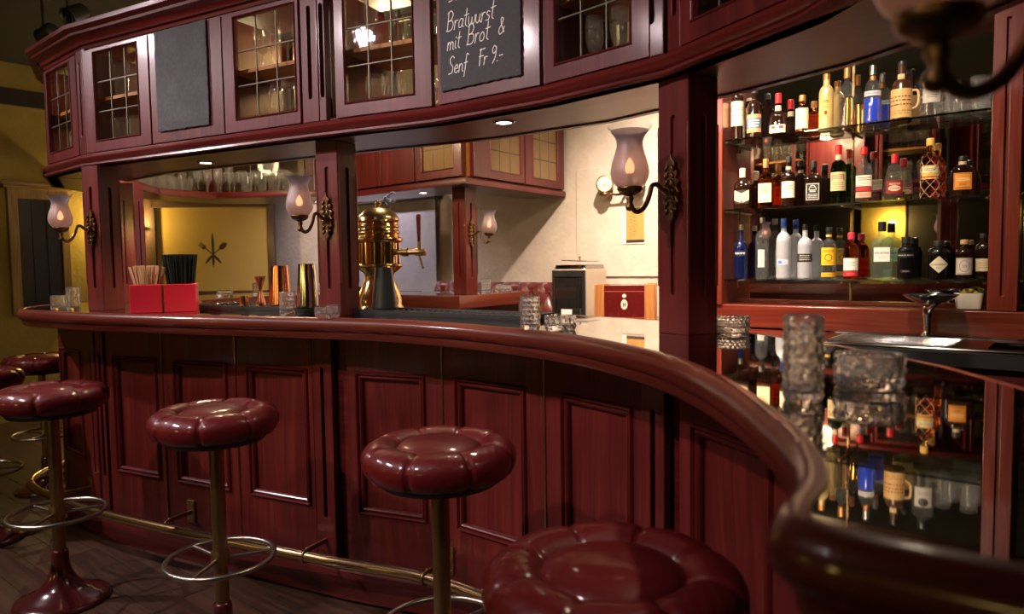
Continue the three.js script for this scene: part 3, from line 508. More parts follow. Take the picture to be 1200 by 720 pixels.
// ---------------------------------------------------------------- sconces
function sconceParts() {
  const o = new THREE.Group();   // origin at the pillar face; +z outwards
  const sh = new THREE.Shape(); // ornamental back plate
  const half = [[0, -0.075], [0.008, -0.062], [0.006, -0.052], [0.018, -0.044], [0.013, -0.034], [0.024, -0.026], [0.017, -0.014], [0.026, -0.002], [0.018, 0.010], [0.026, 0.024], [0.016, 0.032], [0.021, 0.048], [0.010, 0.056], [0.012, 0.070], [0.003, 0.080], [0, 0.092]];
  half.forEach(([x, y], i) => (i ? sh.lineTo(x, y) : sh.moveTo(x, y))); [...half].reverse().forEach(([x, y]) => sh.lineTo(-x, y));
  const leaves = []; for (let k = -3; k <= 3; k++) for (const s of [-1, 1]) leaves.push(new THREE.SphereGeometry(0.006, 8, 6).scale(0.8, 1.7, 0.7).rotateZ(s * 0.6).translate(s * 0.010, k * 0.018 + 0.004, 0.011));
  obj('back_plate', [new THREE.ExtrudeGeometry(sh, { depth: 0.006, bevelEnabled: true, bevelSize: 0.003, bevelThickness: 0.003, bevelSegments: 2 }), ...leaves, new THREE.SphereGeometry(0.013, 14, 10).scale(1, 1.4, 0.8).translate(0, 0, 0.012)], M.bronze, o);
  obj('arm', [tube([[0, -0.004, 0.008], [0, 0.004, 0.035], [0, 0.016, 0.052], [0, 0.012, 0.067], [0, -0.018, 0.079], [0, -0.044, 0.097], [0, -0.052, 0.118], [0, -0.040, 0.135], [0, -0.018, 0.139]], 0.0062, 40, 10), lathe([[0.0005, -0.052], [0.009, -0.048], [0.011, -0.040], [0.006, -0.032], [0.010, -0.022], [0.007, -0.014]], 16).translate(0, 0, 0.139), new THREE.TorusGeometry(0.009, 0.004, 8, 14).translate(0, 0.0, 0.02)], M.bronze, o);
  obj('shade_cup', lathe(curve2([[0.0005, -0.016], [0.012, -0.014], [0.026, -0.006], [0.030, 0.004], [0.027, 0.008], [0.020, 0.008], [0.0005, 0.006]], 24), 24).translate(0, 0, 0.139), M.bronze, o);
  const prof = curve2([[0.024, 0.004], [0.034, 0.014], [0.0405, 0.032], [0.038, 0.055], [0.030, 0.082], [0.0275, 0.098], [0.031, 0.112], [0.041, 0.126]], 36), rim = curve2([[0.041, 0.126], [0.046, 0.132], [0.048, 0.136]], 6);
  obj('glass_shade', lathe(prof, 40).scale(1.12, 1.1, 1.12).translate(0, 0, 0.139), M.frost, o);
  obj('clear_shade_rim', lathe(rim, 40).scale(1.12, 1.1, 1.12).translate(0, 0, 0.139), M.frostRim, o);
  obj('bulb', lathe(curve2([[0.0005, 0.036], [0.008, 0.040], [0.011, 0.052], [0.007, 0.066], [0.0005, 0.076]], 16), 16).translate(0, 0, 0.139), glow(1, 0.34, 0.13, 9), o);
  obj('candle_sleeve', new THREE.CylinderGeometry(0.006, 0.006, 0.032, 12).translate(0, 0.022, 0.139), M.white, o);
  return o;
}
const sconceProto = sconceParts();
function sconce(x, z, deg, label, k = 1) {
  const o = sconceProto.clone(); o.name = numbered('wall_sconce'); scene.add(o); const t = deg * PI / 180, q = 0.0535; o.position.set(x + Math.sin(t) * q, 1.460, z + Math.cos(t) * q); o.rotation.y = t;
  tag(o, label, 'wall lamp', 'glass sconces on the pillars');
  const l = new THREE.PointLight(lin(1, 0.55, 0.30), 0.016 * k); l.castShadow = true; l.shadow.radius = 0.5; l.position.set(0, 0.056, 0.139); l.name = 'sconce_light'; o.add(l);
}
sconce(-3.44, -1.355, 15, 'bronze sconce with frosted hurricane shade at the rounded bar end');
sconce(-2.19, -1.68, 11, 'bronze sconce with frosted shade above the steel shaker');
sconce(-0.80, -1.70, -19, 'bronze sconce with frosted shade in front of the clock and cream wall');
sconce(-2.93, -3.18, 90, 'bronze sconce with pink shade on the far counter pillar');
sconce(0.075, -0.705, -60, 'dark bronze sconce close over the near bar top', 0.3);

// ---------------------------------------------------------------- downlights in the canopy
for (const [x, z, label] of [[-3.86, -1.47, 'round downlight in the soffit at the rounded canopy end'], [-2.98, -1.60, 'round downlight in the soffit above the straw holders'], [-1.48, -1.80, 'round downlight in the soffit above the tall tumbler'], [-0.23, -1.30, 'added unseen downlight in the soffit over the near tumbler and ashtray'], [-4.25, -3.1, 'round downlight in the far soffit above the emblem glass'], [-3.3, -3.2, 'round downlight in the far soffit above the beer tower']]) {  // the one over the near tumbler is added out of view to light the crystal
  const o = thing('recessed_downlight', label, 'ceiling light', [x, HB, z], 0, 'downlights of the canopy soffit');
  obj('trim_ring', lathe([[0.024, -0.001], [0.026, -0.004], [0.034, -0.004], [0.036, 0.0]], 28), M.steel, o);
  obj('lens', new THREE.CylinderGeometry(0.0245, 0.0245, 0.002, 28).translate(0, -0.0012, 0), glow(1, 0.85, 0.66, 16), o);
  const l = new THREE.SpotLight(lin(1, 0.80, 0.58), 2.4, 0, 1.0, 0.7); l.castShadow = true; l.shadow.radius = 1; l.position.set(0, -0.004, 0); l.target.position.set(0, -1, 0); o.add(l, l.target);
}

// ---------------------------------------------------------------- bar stools
function stoolParts() {
  const o = new THREE.Group(), NA = 160, lobes = 8;
  // padded ring of eight segments with pinched seams
  const ring = []; // (r, y, pinch weight)
  const cR = 0.1455, rT = 0.047, n = 40; // tube centre and radius, flattened below
  const pos = [], uv = [], idx = [];
  for (let i = 0; i <= NA; i++) {
    const a = i / NA * 2 * PI, d = ((a / (2 * PI) * lobes) % 1 + 1) % 1, e = Math.min(d, 1 - d) * 2 * PI / lobes;          // angle to the nearest seam
    const pinch = Math.exp(-((e / 0.030) ** 2)), swell = 0.005 * Math.sin(PI * d) ** 0.6;
    for (let j = 0; j <= n; j++) {
      const t = -0.10 * PI + (j / n) * 1.35 * PI; // from the inner groove over the top, around the outside to the underside
      const u = PI - t, rad = rT + swell * (0.4 + 0.6 * Math.max(0, Math.sin(t))) - pinch * 0.008;
      let r = cR + Math.cos(u) * rad * (Math.cos(u) > 0 ? 1.05 : 0.98), y = Math.sin(u) * rad * (Math.sin(u) > 0 ? 0.88 : 1.15);
      y += 0.0012 * Math.sin(a * 37 + j) * (j > 20 ? 0.3 : 0.15);
      pos.push(Math.sin(a) * r, y, Math.cos(a) * r); uv.push(i / NA * 3, j / n * 0.6);
    }
  }
  for (let i = 0; i < NA; i++) for (let j = 0; j < n; j++) { const a = i * (n + 1) + j, b = a + n + 1; idx.push(a, a + 1, b, b, a + 1, b + 1); }
  const g = new THREE.BufferGeometry(); g.setAttribute('position', new THREE.Float32BufferAttribute(pos, 3)); g.setAttribute('uv', new THREE.Float32BufferAttribute(uv, 2)); g.setIndex(idx);
  const gm = mergeVertices(g.clone().deleteAttribute('uv'), 1e-5); gm.computeVertexNormals(); // smooth across the seam
  g.computeVertexNormals(); { const N = g.attributes.normal, k = n + 1; for (let j = 0; j <= n; j++) { const m = V().fromBufferAttribute(N, j).add(V().fromBufferAttribute(N, NA * k + j)).normalize(); N.setXYZ(j, m.x, m.y, m.z); N.setXYZ(NA * k + j, m.x, m.y, m.z); } }
  const S = 0.80; // height of the widest part
  obj('seat_cushion', g.translate(0, S, 0), M.leather, o);
  const dome = curve2([[0.113, S + 0.000], [0.111, S + 0.016], [0.104, S + 0.030], [0.08, S + 0.042], [0.04, S + 0.048], [0.0005, S + 0.049]], 30);
  obj('centre_pad', new THREE.LatheGeometry(dome.map(([r, y]) => new THREE.Vector2(Math.max(r, 0.00001), y)), 64), M.leather, o);
  obj('seat_plate', lathe([[0.0005, S - 0.062], [0.15, S - 0.062], [0.155, S - 0.05], [0.15, S - 0.03], [0.0005, S - 0.03]], 40), M.black, o);
  obj('pole', lathe([[0.0005, 0.16], [0.0225, 0.16], [0.0225, S - 0.062], [0.03, S - 0.06], [0.0005, S - 0.058]], 28), M.brassDull, o);
  obj('foot_ring', [new THREE.TorusGeometry(0.165, 0.0085, 12, 72).rotateX(PI / 2).translate(0, 0.35, 0)], M.steelDull, o);
  obj('ring_hub', [lathe([[0.0225, 0.325], [0.030, 0.328], [0.030, 0.372], [0.0225, 0.375]], 28)], M.brassDull, o);
  for (let k = 0; k < 3; k++) { const a = k * 2 * PI / 3 + 0.5; obj('ring_spoke', rod([Math.sin(a) * 0.025, 0.35, Math.cos(a) * 0.025], [Math.sin(a) * 0.162, 0.35, Math.cos(a) * 0.162], 0.006, 10), M.steelDull, o); }
  obj('base', lathe(curve2([[0.0005, 0.0], [0.165, 0.0], [0.168, 0.008], [0.160, 0.020], [0.120, 0.038], [0.075, 0.064], [0.045, 0.105], [0.032, 0.15], [0.028, 0.20], [0.0235, 0.205]], 60), 56), M.baseRed, o);
  return o;
}
const stoolProto = stoolParts();
function stool(x, z, turn, label, dy = 1) {
  const o = stoolProto.clone(); o.name = numbered('bar_stool'); scene.add(o); o.position.set(x, 0, z); o.rotation.y = turn; o.scale.y = dy;
  tag(o, label, 'bar stool', 'oxblood leather bar stools');
}
stool(-3.088, -1.001, 0.2, 'padded red leather stool nearest the rounded end of the bar front');
stool(-2.168, -1.16, 0.05, 'padded red leather stool under the shakers, its foot ring before the rail');
stool(-1.281, -1.279, 0.38, 'padded red leather stool in front of the beer tower side of the bar');
stool(-0.546, -0.904, 0.22, 'padded red leather stool closest to the wide near bend of the bar top');
stool(-4.75, -1.5, 0.3, 'padded red leather stool around the rounded bar end', 0.94);
stool(-4.08, -1.01, 0.1, 'padded red leather stool standing off the bar near the yellow wall', 0.97);

// ---------------------------------------------------------------- back bar
const ZB = -3.60, ZM = -3.78;
{
  const b = thing('back_bar', 'mahogany back bar with mirrored bays, fluted post and ledge', 'back bar');
  obj('left_jamb', rbox(0.05, 1.25, 0.22, 0.004, -1.52, 1.68, -3.69), M.backWood, b);
  const post = (x) => { const s = new THREE.Shape([[-0.052, 0], [0.052, 0], [0.052, 1.25], [-0.052, 1.25]].map((q) => new THREE.Vector2(...q))), p = new THREE.Path(); p.moveTo(-0.007, 0.07); p.lineTo(-0.007, 1.2); p.lineTo(0.007, 1.2); p.lineTo(0.007, 0.07); p.absarc(0, 0.07, 0.007, 0, -PI, true); s.holes.push(p); return [grainUV(new THREE.ExtrudeGeometry(s, { depth: 0.012, bevelEnabled: true, bevelSize: 0.003, bevelOffset: -0.003, bevelThickness: 0.003, bevelSegments: 2 }).translate(x, 1.058, ZB - 0.01), 'y'), box(0.10, 1.25, 0.17, x, 1.683, ZB - 0.095)]; };
  obj('fluted_post', post(-0.289), M.backWood, b); obj('fluted_post', post(0.86), M.backWood, b);
  obj('ledge_board', [rbox(2.52, 0.112, 0.03, 0.004, -0.30, 1.0, ZB - 0.005, 'x')], M.backWood, b);
  obj('ledge_top', [rbox(2.50, 0.014, 0.20, 0.003, -0.30, 1.05, -3.70, 'x')], M.backWood, b);
  obj('mirror_frame', [rbox(1.16, 0.02, 0.014, 0.003, -0.92, 1.068, ZM + 0.012, 'x'), rbox(1.06, 0.02, 0.014, 0.003, 0.285, 1.068, ZM + 0.012, 'x')], M.backWood, b);
  const mg = new THREE.BoxGeometry(0.572, 1.24, 0.006);
  obj('mirror_panel', mg.clone().translate(-1.208, 1.69, ZM - 0.003), M.mirror, b); obj('mirror_panel', mg.clone().translate(-0.630, 1.69, ZM - 0.003), M.mirror, b); obj('mirror_panel', new THREE.BoxGeometry(1.04, 1.24, 0.006).translate(0.285, 1.69, ZM - 0.003), M.mirror, b);
  obj('brass_mullion', [box(0.010, 1.24, 0.008, -0.919, 1.69, ZM + 0.005), box(0.004, 1.24, 0.012, -0.919, 1.69, ZM + 0.008)], M.brass, b);
  obj('head_board', box(2.52, 0.30, 0.20, -0.30, 2.45, -3.70, 'x'), M.woodIn, b);
  obj('carcass_back', box(2.6, 2.6, 0.28, -0.30, 1.3, -3.945), M.woodIn, b);
  // glass shelves
  for (const h of [1.188, 1.548, 1.905]) for (const [x0, x1] of [[-1.492, -0.345], [-0.232, 0.80]]) {
    const w = x1 - x0, s = tag(obj('glass_shelf', new RoundedBoxGeometry(w, 0.009, 0.172, 2, 0.0012).translate((x0 + x1) / 2, h - 0.0046, -3.689), M.shelfGlass), x0 < -1 ? { 1.188: 'lowest glass shelf, carrying gin and vodka bottles', 1.548: 'middle glass shelf, carrying whisky and rum bottles', 1.905: 'top glass shelf, carrying liqueur bottles' }[h] : { 1.188: 'lowest glass shelf beyond the fluted post', 1.548: 'middle glass shelf beyond the fluted post', 1.905: 'top glass shelf beyond the fluted post' }[h], 'shelf');
  }
  for (const h of [1.188, 1.548, 1.905]) for (const x of [-1.485, -0.919, -0.352]) { const m = obj('shelf_bracket', [rbox(0.012, 0.010, 0.16, 0.002, 0, -0.0145, 0.09), rod([0, -0.02, 0.012], [0, -0.05, 0.004], 0.004, 8)], M.brass, b); m.position.set(x, h, ZM + 0.004); }
}
const SINK_HOLE = [[-0.31, -3.475], [0.135, -3.475], [0.135, -3.142], [-0.31, -3.142]];
{ // work counter along the wall with the sink
  const w = thing('work_counter', 'low wooden work counter along the back wall', 'counter');
  obj('worktop', slab([[-2.82, -4.09], [-2.82, -3.52], [-1.55, -3.40], [-0.98, -3.10], [1.2, -3.10], [1.2, -3.61], [-1.6, -3.61], [-1.6, -4.09]].reverse(), 0.90, 0.935, 0, SINK_HOLE), M.backWood, w);
  obj('cabinet_body', slab([[-2.80, -4.09], [-2.80, -3.56], [-1.55, -3.44], [-0.98, -3.14], [1.2, -3.14], [1.2, -3.61], [-1.6, -3.61], [-1.6, -4.09]].reverse(), 0.0, 0.90, 0, SINK_HOLE), M.wood, w);
}
{
  const s = thing('kitchen_sink', 'brushed steel sink with drainer below the bottle shelves', 'sink', [-0.28, 0.936, -3.32]);
  const sh = new THREE.Shape([[-0.66, -0.23], [0.62, -0.23], [0.62, 0.235], [-0.66, 0.235]].map((q) => new THREE.Vector2(...q))), hole = new THREE.Path([[-0.02, -0.17], [-0.02, 0.13], [0.40, 0.13], [0.40, -0.17]].map((q) => new THREE.Vector2(...q))); sh.holes.push(hole);
  obj('deck', new THREE.ExtrudeGeometry(sh, { depth: 0.006, bevelEnabled: true, bevelSize: 0.004, bevelThickness: 0.003, bevelSegments: 2 }).rotateX(-PI / 2), M.steel, s);
  obj('basin', [box(0.42, 0.004, 0.30, 0.19, -0.14, 0.02), box(0.004, 0.145, 0.30, -0.02, -0.07, 0.02), box(0.004, 0.145, 0.30, 0.40, -0.07, 0.02), box(0.42, 0.145, 0.004, 0.19, -0.07, -0.13), box(0.42, 0.145, 0.004, 0.19, -0.07, 0.17)], M.steel, s);
  obj('rim_bead', rectMoulding(-0.66, 0.62, -0.235, 0.23, halfRound(0.018, 0.007, 0, 5)).rotateX(-PI / 2).translate(0, 0.007, 0), M.steel, s);
  for (let k = 0; k < 7; k++) obj('drainer_rib', rbox(0.46, 0.005, 0.008, 0.002, -0.36, 0.010, -0.13 + k * 0.045), M.steel, s);
  obj('front_apron', box(1.32, 0.05, 0.012, -0.02, -0.03, 0.236), M.black, s);
}
{
  const f = thing('waterfall_tap', 'chrome tap with a wide dark glass dish spout at the sink', 'tap', [-0.547, 0.9458, -3.53], -0.2);
  obj('tap_body', lathe(curve2([[0.0005, 0], [0.026, 0], [0.027, 0.006], [0.019, 0.018], [0.018, 0.06], [0.023, 0.10], [0.020, 0.135], [0.0005, 0.137]], 40), 28), M.chrome, f);
  obj('spout', [tube([[0, 0.09, 0], [0.02, 0.125, 0.02], [0.05, 0.150, 0.04]], 0.012, 16, 12)], M.chrome, f);
  obj('lever', [rod([0, 0.135, 0], [-0.02, 0.165, -0.01], 0.011, 14), rod([-0.02, 0.165, -0.01], [0.03, 0.185, -0.02], 0.005, 10)], M.chrome, f);
  obj('glass_dish', lathe(curve2([[0.0005, 0.140], [0.035, 0.142], [0.080, 0.160], [0.104, 0.178], [0.106, 0.182], [0.101, 0.182], [0.078, 0.166], [0.034, 0.148], [0.0005, 0.146]], 40), 40).translate(0.015, 0, 0.015), std(lin(0.02, 0.02, 0.022), { roughness: 0.05, clearcoat: 1 }), f);
}
{
  const p = thing('garnish_pot', 'small square white pot of olives on the ledge', 'pot', [-0.415, 1.058, -3.67], 0.25);
  const W = 0.052, s = [];
  obj('pot', [revolve([[0.0005, 0.001], [0.8, 0.001, 1], [0.84, 0.006, 1], [1, 0.072, 1], [0.93, 0.072, 1], [0.80, 0.012, 1], [0.0005, 0.010]], { ax: W, az: W, sq: 7, seg: 48 })], M.ceramic, p);
  for (let k = 0; k < 9; k++) { const o = tag(obj('olive', new THREE.SphereGeometry(0.013, 14, 10).scale(1, 0.85, 0.9), std(lin(0.30, 0.24, 0.04), { roughness: 0.3 })), 'green olive heaped in the square white pot', 'olive', 'olives in the pot'); const a = k * 2.4, r = k ? 0.012 + 0.0035 * k * 0.6 : 0; o.position.set(-0.415 + Math.cos(a) * r, 1.058 + 0.072 + (k < 4 ? 0.008 : 0), -3.67 + Math.sin(a) * r); }
}

// ---------------------------------------------------------------- bottles
const tint = (r, g, b, d = 0.03, o = {}) => std(lin(1, 1, 1), { transmission: 1, thickness: 0.03, roughness: 0.01, ior: 1.42, attenuationColor: lin(r, g, b), attenuationDistance: d, ...o });
const BM = {
  clear: std(lin(0.93, 0.95, 0.95), { transmission: 0.975, thickness: 0, roughness: 0.02, ior: 1.6 }), amber: tint(0.80, 0.34, 0.07, 0.035), gold: tint(0.95, 0.68, 0.26, 0.05), red: tint(0.70, 0.10, 0.03, 0.03), green: tint(0.12, 0.45, 0.10, 0.035), paleGreen: std(lin(0.78, 0.90, 0.84), { transmission: 0.96, thickness: 0, roughness: 0.02, ior: 1.6 }), blue: tint(0.01, 0.08, 0.75, 0.03),
  frosted: std(lin(0.50, 0.51, 0.56), { transmission: 0.45, thickness: 0, roughness: 0.5 }), goldFrost: std(lin(0.78, 0.56, 0.24), { roughness: 0.35, metalness: 0.35 }),
  navy: std(lin(0.003, 0.006, 0.032), { roughness: 0.08, clearcoat: 1 }), darkBrown: std(lin(0.010, 0.0035, 0.002), { roughness: 0.06, clearcoat: 0.3 }), black: std(lin(0.004, 0.004, 0.0045), { roughness: 0.07, clearcoat: 0.3 }), stone: std(lin(0.52, 0.34, 0.17), { roughness: 0.5 }), brownTop: std(lin(0.05, 0.018, 0.008), { roughness: 0.25, clearcoat: 0.5 }),
};
const CM = { silver: std(lin(0.6, 0.6, 0.6), { metalness: 1, roughness: 0.3 }), black: M.black, red: std(lin(0.50, 0.012, 0.018), { roughness: 0.3, clearcoat: 0.5 }), navy: std(lin(0.02, 0.05, 0.22), { roughness: 0.4 }), cream: std(lin(0.60, 0.46, 0.30), { roughness: 0.5 }), copper: std(lin(0.62, 0.27, 0.10), { metalness: 0.7, roughness: 0.35 }), gold: std(lin(0.75, 0.46, 0.10), { roughness: 0.35 }), cork: std(lin(0.48, 0.30, 0.15), { roughness: 0.8 }), pinkRed: std(lin(0.60, 0.03, 0.07), { roughness: 0.4 }) };
const lines = (x, w, ys, c, wd = 0.7, h = 3) => { x.fillStyle = c; for (const y of ys) { let px = w * (1 - wd) / 2; while (px < w * (1 + wd) / 2) { const l = 3 + rnd() * 9; x.fillRect(px, y, l, h); px += l + 3; } } };
function labelTex(bg, fn) { return canvasTex(160, 160, (x, w, h) => { x.fillStyle = bg; x.fillRect(0, 0, w, h); x.textAlign = 'center'; x.textBaseline = 'middle'; fn?.(x, w, h); }); }
const txt = (x, s, X, Y, size, c, font = 'serif', weight = 'bold') => { x.fillStyle = c; x.font = `${weight} ${size}px ${font}`; x.fillText(s, X, Y); };
const labelMat = (bg, fn) => std(lin(1, 1, 1), { map: labelTex(bg, fn), roughness: 0.55 });
// b: height h, half width r (ax/az/sq for other sections), body height bh, neck radius nr, neck start ns; cap [height, radius, material, overlap]; labels [[y0, y1, arc, material]]
function bottle(x, y, z, b, label, turn = 0.2) {
  const o = thing('liquor_bottle', label, 'bottle', [x, y, z], turn, 'bottles on the glass shelves');
  const r = b.r, S = { ax: b.ax ?? 1, az: b.az ?? 1, sq: b.sq ?? 2, seg: 48 }, capH = b.cap[0], nh = b.h - capH * 0.6;
  const sh = curve2([[r, b.bh], [r * (b.round ?? 0.97), b.bh + (b.ns - b.bh) * 0.25], [r * 0.62 + b.nr * 0.38, b.bh + (b.ns - b.bh) * 0.72], [b.nr * 1.08, b.ns], [b.nr, b.ns + 0.008]], 18);
  const prof = [[0.0005, 0.002], [r * 0.86, 0.0], [r * 0.97, 0.003], [b.taper ? r * b.taper : r, 0.010], ...sh, [b.nr, nh], [b.nr * 0.9, nh + 0.001], [0.0005, nh + 0.002]].map(([a, q]) => [a, q, Math.max(0, Math.min(1, (b.ns - q) / (b.ns - b.bh + 1e-6)))]);
  obj('glass_body', revolve(prof, { ...S, ax: S.ax, az: S.az }), b.mat, o);
  obj('cap', lathe([[b.cap[1] * 0.97, b.h - capH], [b.cap[1], b.h - capH + 0.002], [b.cap[1], b.h - 0.003], [b.cap[1] * 0.85, b.h], [0.0005, b.h]], 24), b.cap[2], o);
  if (b.collar) obj('neck_band', lathe([[b.nr * 1.04 + 0.0006, b.collar[0]], [b.nr * 1.04 + 0.0008, b.collar[1]]], 24), b.collar[2], o);
  if (b.liquid) obj('liquid', revolve([[0.0005, 0.006], [r * 0.88, 0.006], [r * 0.93, 0.012], [r * 0.93, b.liquid[0]], [0.0005, b.liquid[0] + 0.0005]].map(([a, q]) => [a, q, 1]), S), b.liquid[1], o);
  for (const [y0, y1, arc, m, sc] of b.labels ?? []) obj('label', revolve([[(sc ?? r) * 1.012 + 0.0004, y0, 1], [(sc ?? r) * 1.012 + 0.0004, y1, 1]], { ...S, a0: -arc, a1: arc, seg: 24 }), m, o);
  return o;
}
const Z0 = -3.685, Y1 = 1.188, Y2 = 1.548, Y3 = 1.905;
// lowest shelf
bottle(-1.435, Y1, Z0, { h: 0.283, r: 0.035, bh: 0.15, nr: 0.012, ns: 0.20, mat: BM.navy, cap: [0.028, 0.0135, CM.silver], labels: [[0.118, 0.148, 0.9, labelMat('#0a1030', (x, w, h) => txt(x, 'SKYY', w / 2, h / 2, 62, '#f2f2f2', 'sans-serif'))]] }, 'dark blue vodka bottle with white lettering on the lowest shelf');
bottle(-1.323, Y1, Z0, { h: 0.315, r: 0.033, bh: 0.205, nr: 0.012, ns: 0.25, mat: BM.clear, cap: [0.03, 0.0145, CM.silver], labels: [[0.06, 0.15, 0.5, labelMat('#b9b9b4', (x, w, h) => lines(x, w, [20, 34, 50, 66, 84, 100, 130], '#333'))]] }, 'tall clear vodka bottle with silver cap on the lowest shelf');
bottle(-1.215, Y1, Z0, { h: 0.304, r: 0.0345, bh: 0.185, nr: 0.013, ns: 0.235, mat: BM.frosted, cap: [0.048, 0.0145, CM.navy], labels: [[0.072, 0.098, 0.8, labelMat('#c9ccd8', (x, w, h) => { x.fillStyle = '#5a78b8'; x.beginPath(); x.ellipse(40, 80, 32, 60, 0, 0, 7); x.fill(); lines(x, w, [30, 70, 110], '#3a4a80', 0.5, 14); })]] }, 'frosted vodka bottle with dark blue cap on the lowest shelf');
bottle(-1.11, Y1, Z0, { h: 0.271, r: 0.0335, bh: 0.165, nr: 0.012, ns: 0.205, mat: BM.frosted, cap: [0.03, 0.0135, CM.black], labels: [[0.085, 0.125, 1.4, labelMat('#1c1a18', (x, w, h) => lines(x, w, [30, 70, 110], '#cfcabc', 0.55, 12))]] }, 'frosted bottle with black band label on the lowest shelf');
bottle(-0.998, Y1, Z0, { h: 0.253, r: 0.034, bh: 0.155, nr: 0.012, ns: 0.195, mat: BM.clear, cap: [0.022, 0.0145, CM.black], collar: [0.205, 0.215, CM.gold], labels: [[0.068, 0.152, 1.2, labelMat('#e2b322', (x, w, h) => { lines(x, w, [22, 34], '#5a3a08', 0.6, 7); x.strokeStyle = '#8a3a10'; x.lineWidth = 8; x.beginPath(); x.arc(w / 2, 92, 30, 0, 7); x.stroke(); lines(x, w, [136], '#7a2a10', 0.5, 6); })], [0.012, 0.032, 1.2, labelMat('#d8a424', (x, w) => lines(x, w, [60, 90], '#6a3a08', 0.6, 14))]] }, 'clear gin bottle with large yellow label on the lowest shelf');
bottle(-0.897, Y1, Z0, { h: 0.222, r: 0.0345, bh: 0.135, nr: 0.013, ns: 0.175, mat: BM.amber, cap: [0.032, 0.0155, CM.pinkRed], labels: [[0.042, 0.100, 1.1, labelMat('#efe6d6', (x, w, h) => { x.strokeStyle = '#c8c0a8'; x.lineWidth = 6; x.strokeRect(12, 12, w - 24, h - 24); lines(x, w, [50, 74, 96], '#7a6a50', 0.5, 7); })], [0.014, 0.038, 1.1, labelMat('#c8202c', (x, w) => lines(x, w, [70], '#f0c0b0', 0.5, 10))]] }, 'amber bottle with red cap and cream label on the lowest shelf');
bottle(-0.764, Y1, Z0, { h: 0.267, r: 0.047, az: 0.66, sq: 5, bh: 0.165, nr: 0.016, ns: 0.20, mat: BM.paleGreen, cap: [0.045, 0.0175, CM.black], labels: [[0.082, 0.148, 0.62, labelMat('#efece4', (x, w, h) => { txt(x, 'DICKENS', w / 2, 62, 32, '#30302c'); lines(x, w, [100, 116], '#8a8a80', 0.5, 5); }), 0.047]] }, 'wide clear gin bottle with white label on the lowest shelf');
bottle(-0.664, Y1, Z0, { h: 0.194, r: 0.0345, bh: 0.125, nr: 0.017, ns: 0.152, mat: BM.black, cap: [0.03, 0.019, CM.black], labels: [[0.098, 0.122, 1.1, labelMat('#0c0c0d', (x, w, h) => txt(x, 'BULLDOG', w / 2, h / 2, 38, '#e8e6e2', 'sans-serif'))], [0.03, 0.044, 0.7, labelMat('#0c0c0d', (x, w, h) => lines(x, w, [60], '#b8b6b0', 0.6, 30))]] }, 'matt black gin bottle with white lettering on the lowest shelf');
{
  const o = bottle(-0.535, Y1, Z0, { h: 0.172, r: 0.0445, bh: 0.112, nr: 0.019, ns: 0.145, mat: BM.black, cap: [0.022, 0.0205, CM.black] }, 'squat black apothecary bottle with diamond label on the lowest shelf');
  const g = revolve([[0.0455, 0.028, 1], [0.0455, 0.105, 1]], { a0: -0.9, a1: 0.9, seg: 24 });
  const t = canvasTex(160, 160, (x, w, h) => { x.clearRect(0, 0, w, h); x.fillStyle = '#d8ccb4'; x.beginPath(); x.moveTo(80, 2); x.lineTo(158, 80); x.lineTo(80, 158); x.lineTo(2, 80); x.closePath(); x.fill(); x.textAlign = 'center'; x.textBaseline = 'middle'; txt(x, "HENDRICK'S", 80, 80, 20, '#3c342a'); lines(x, w, [102, 114], '#7a6c58', 0.25, 4); });
  obj('label', g, std(lin(1, 1, 1), { map: t, alphaTest: 0.5, roughness: 0.6 }), o);
}
bottle(-0.438, Y1, Z0, { h: 0.174, r: 0.033, bh: 0.112, nr: 0.014, ns: 0.138, mat: BM.darkBrown, cap: [0.02, 0.015, CM.cork], labels: [[0.022, 0.094, 1.1, labelMat('#cfc2bc', (x, w, h) => { x.strokeStyle = '#8a7a80'; x.lineWidth = 5; x.strokeRect(10, 10, w - 20, h - 20); x.beginPath(); x.ellipse(w / 2, 78, 40, 54, 0, 0, 7); x.stroke(); lines(x, w, [70, 84], '#8a7a80', 0.25, 6); })]] }, 'small brown gin bottle with cork and grey label on the lowest shelf');
bottle(-0.374, Y1, Z0 - 0.05, { h: 0.20, r: 0.03, bh: 0.13, nr: 0.012, ns: 0.16, mat: BM.darkBrown, cap: [0.02, 0.0135, CM.black], labels: [[0.035, 0.09, 1.1, labelMat('#d8c8a0', (x, w) => lines(x, w, [50, 80, 110], '#6a5a40', 0.5, 7))]] }, 'brown bottle half hidden by the fluted post on the lowest shelf');
// middle shelf
bottle(-1.428, Y2, Z0, { h: 0.214, r: 0.044, az: 0.68, sq: 3, bh: 0.115, nr: 0.013, ns: 0.158, mat: BM.darkBrown, cap: [0.048, 0.0155, CM.cream], labels: [[0.030, 0.100, 0.8, labelMat('#d8bc8c', (x, w, h) => { x.fillStyle = '#1c0e06'; x.beginPath(); x.moveTo(0, 0); x.lineTo(80, 40); x.lineTo(160, 0); x.fill(); x.beginPath(); x.moveTo(0, 160); x.lineTo(0, 120); x.lineTo(80, 150); x.lineTo(160, 120); x.lineTo(160, 160); x.fill(); lines(x, w, [76, 88], '#5a3a1c', 0.5, 5); x.fillStyle = '#a01818'; x.beginPath(); x.arc(80, 138, 12, 0, 7); x.fill(); })]] }, 'flat dark whisky bottle with cream chevron label on the middle shelf');
bottle(-1.308, Y2, Z0, { h: 0.25, r: 0.036, az: 0.8, sq: 4, bh: 0.145, nr: 0.012, ns: 0.182, mat: BM.amber, cap: [0.045, 0.014, CM.copper], labels: [[0.030, 0.125, 0.8, labelMat('#e6cf9e', (x, w, h) => { lines(x, w, [24, 40, 58, 74], '#4a2c14', 0.6, 9); lines(x, w, [120, 134], '#8a6a44', 0.5, 4); })]] }, 'amber bourbon bottle with tall cream label on the middle shelf');
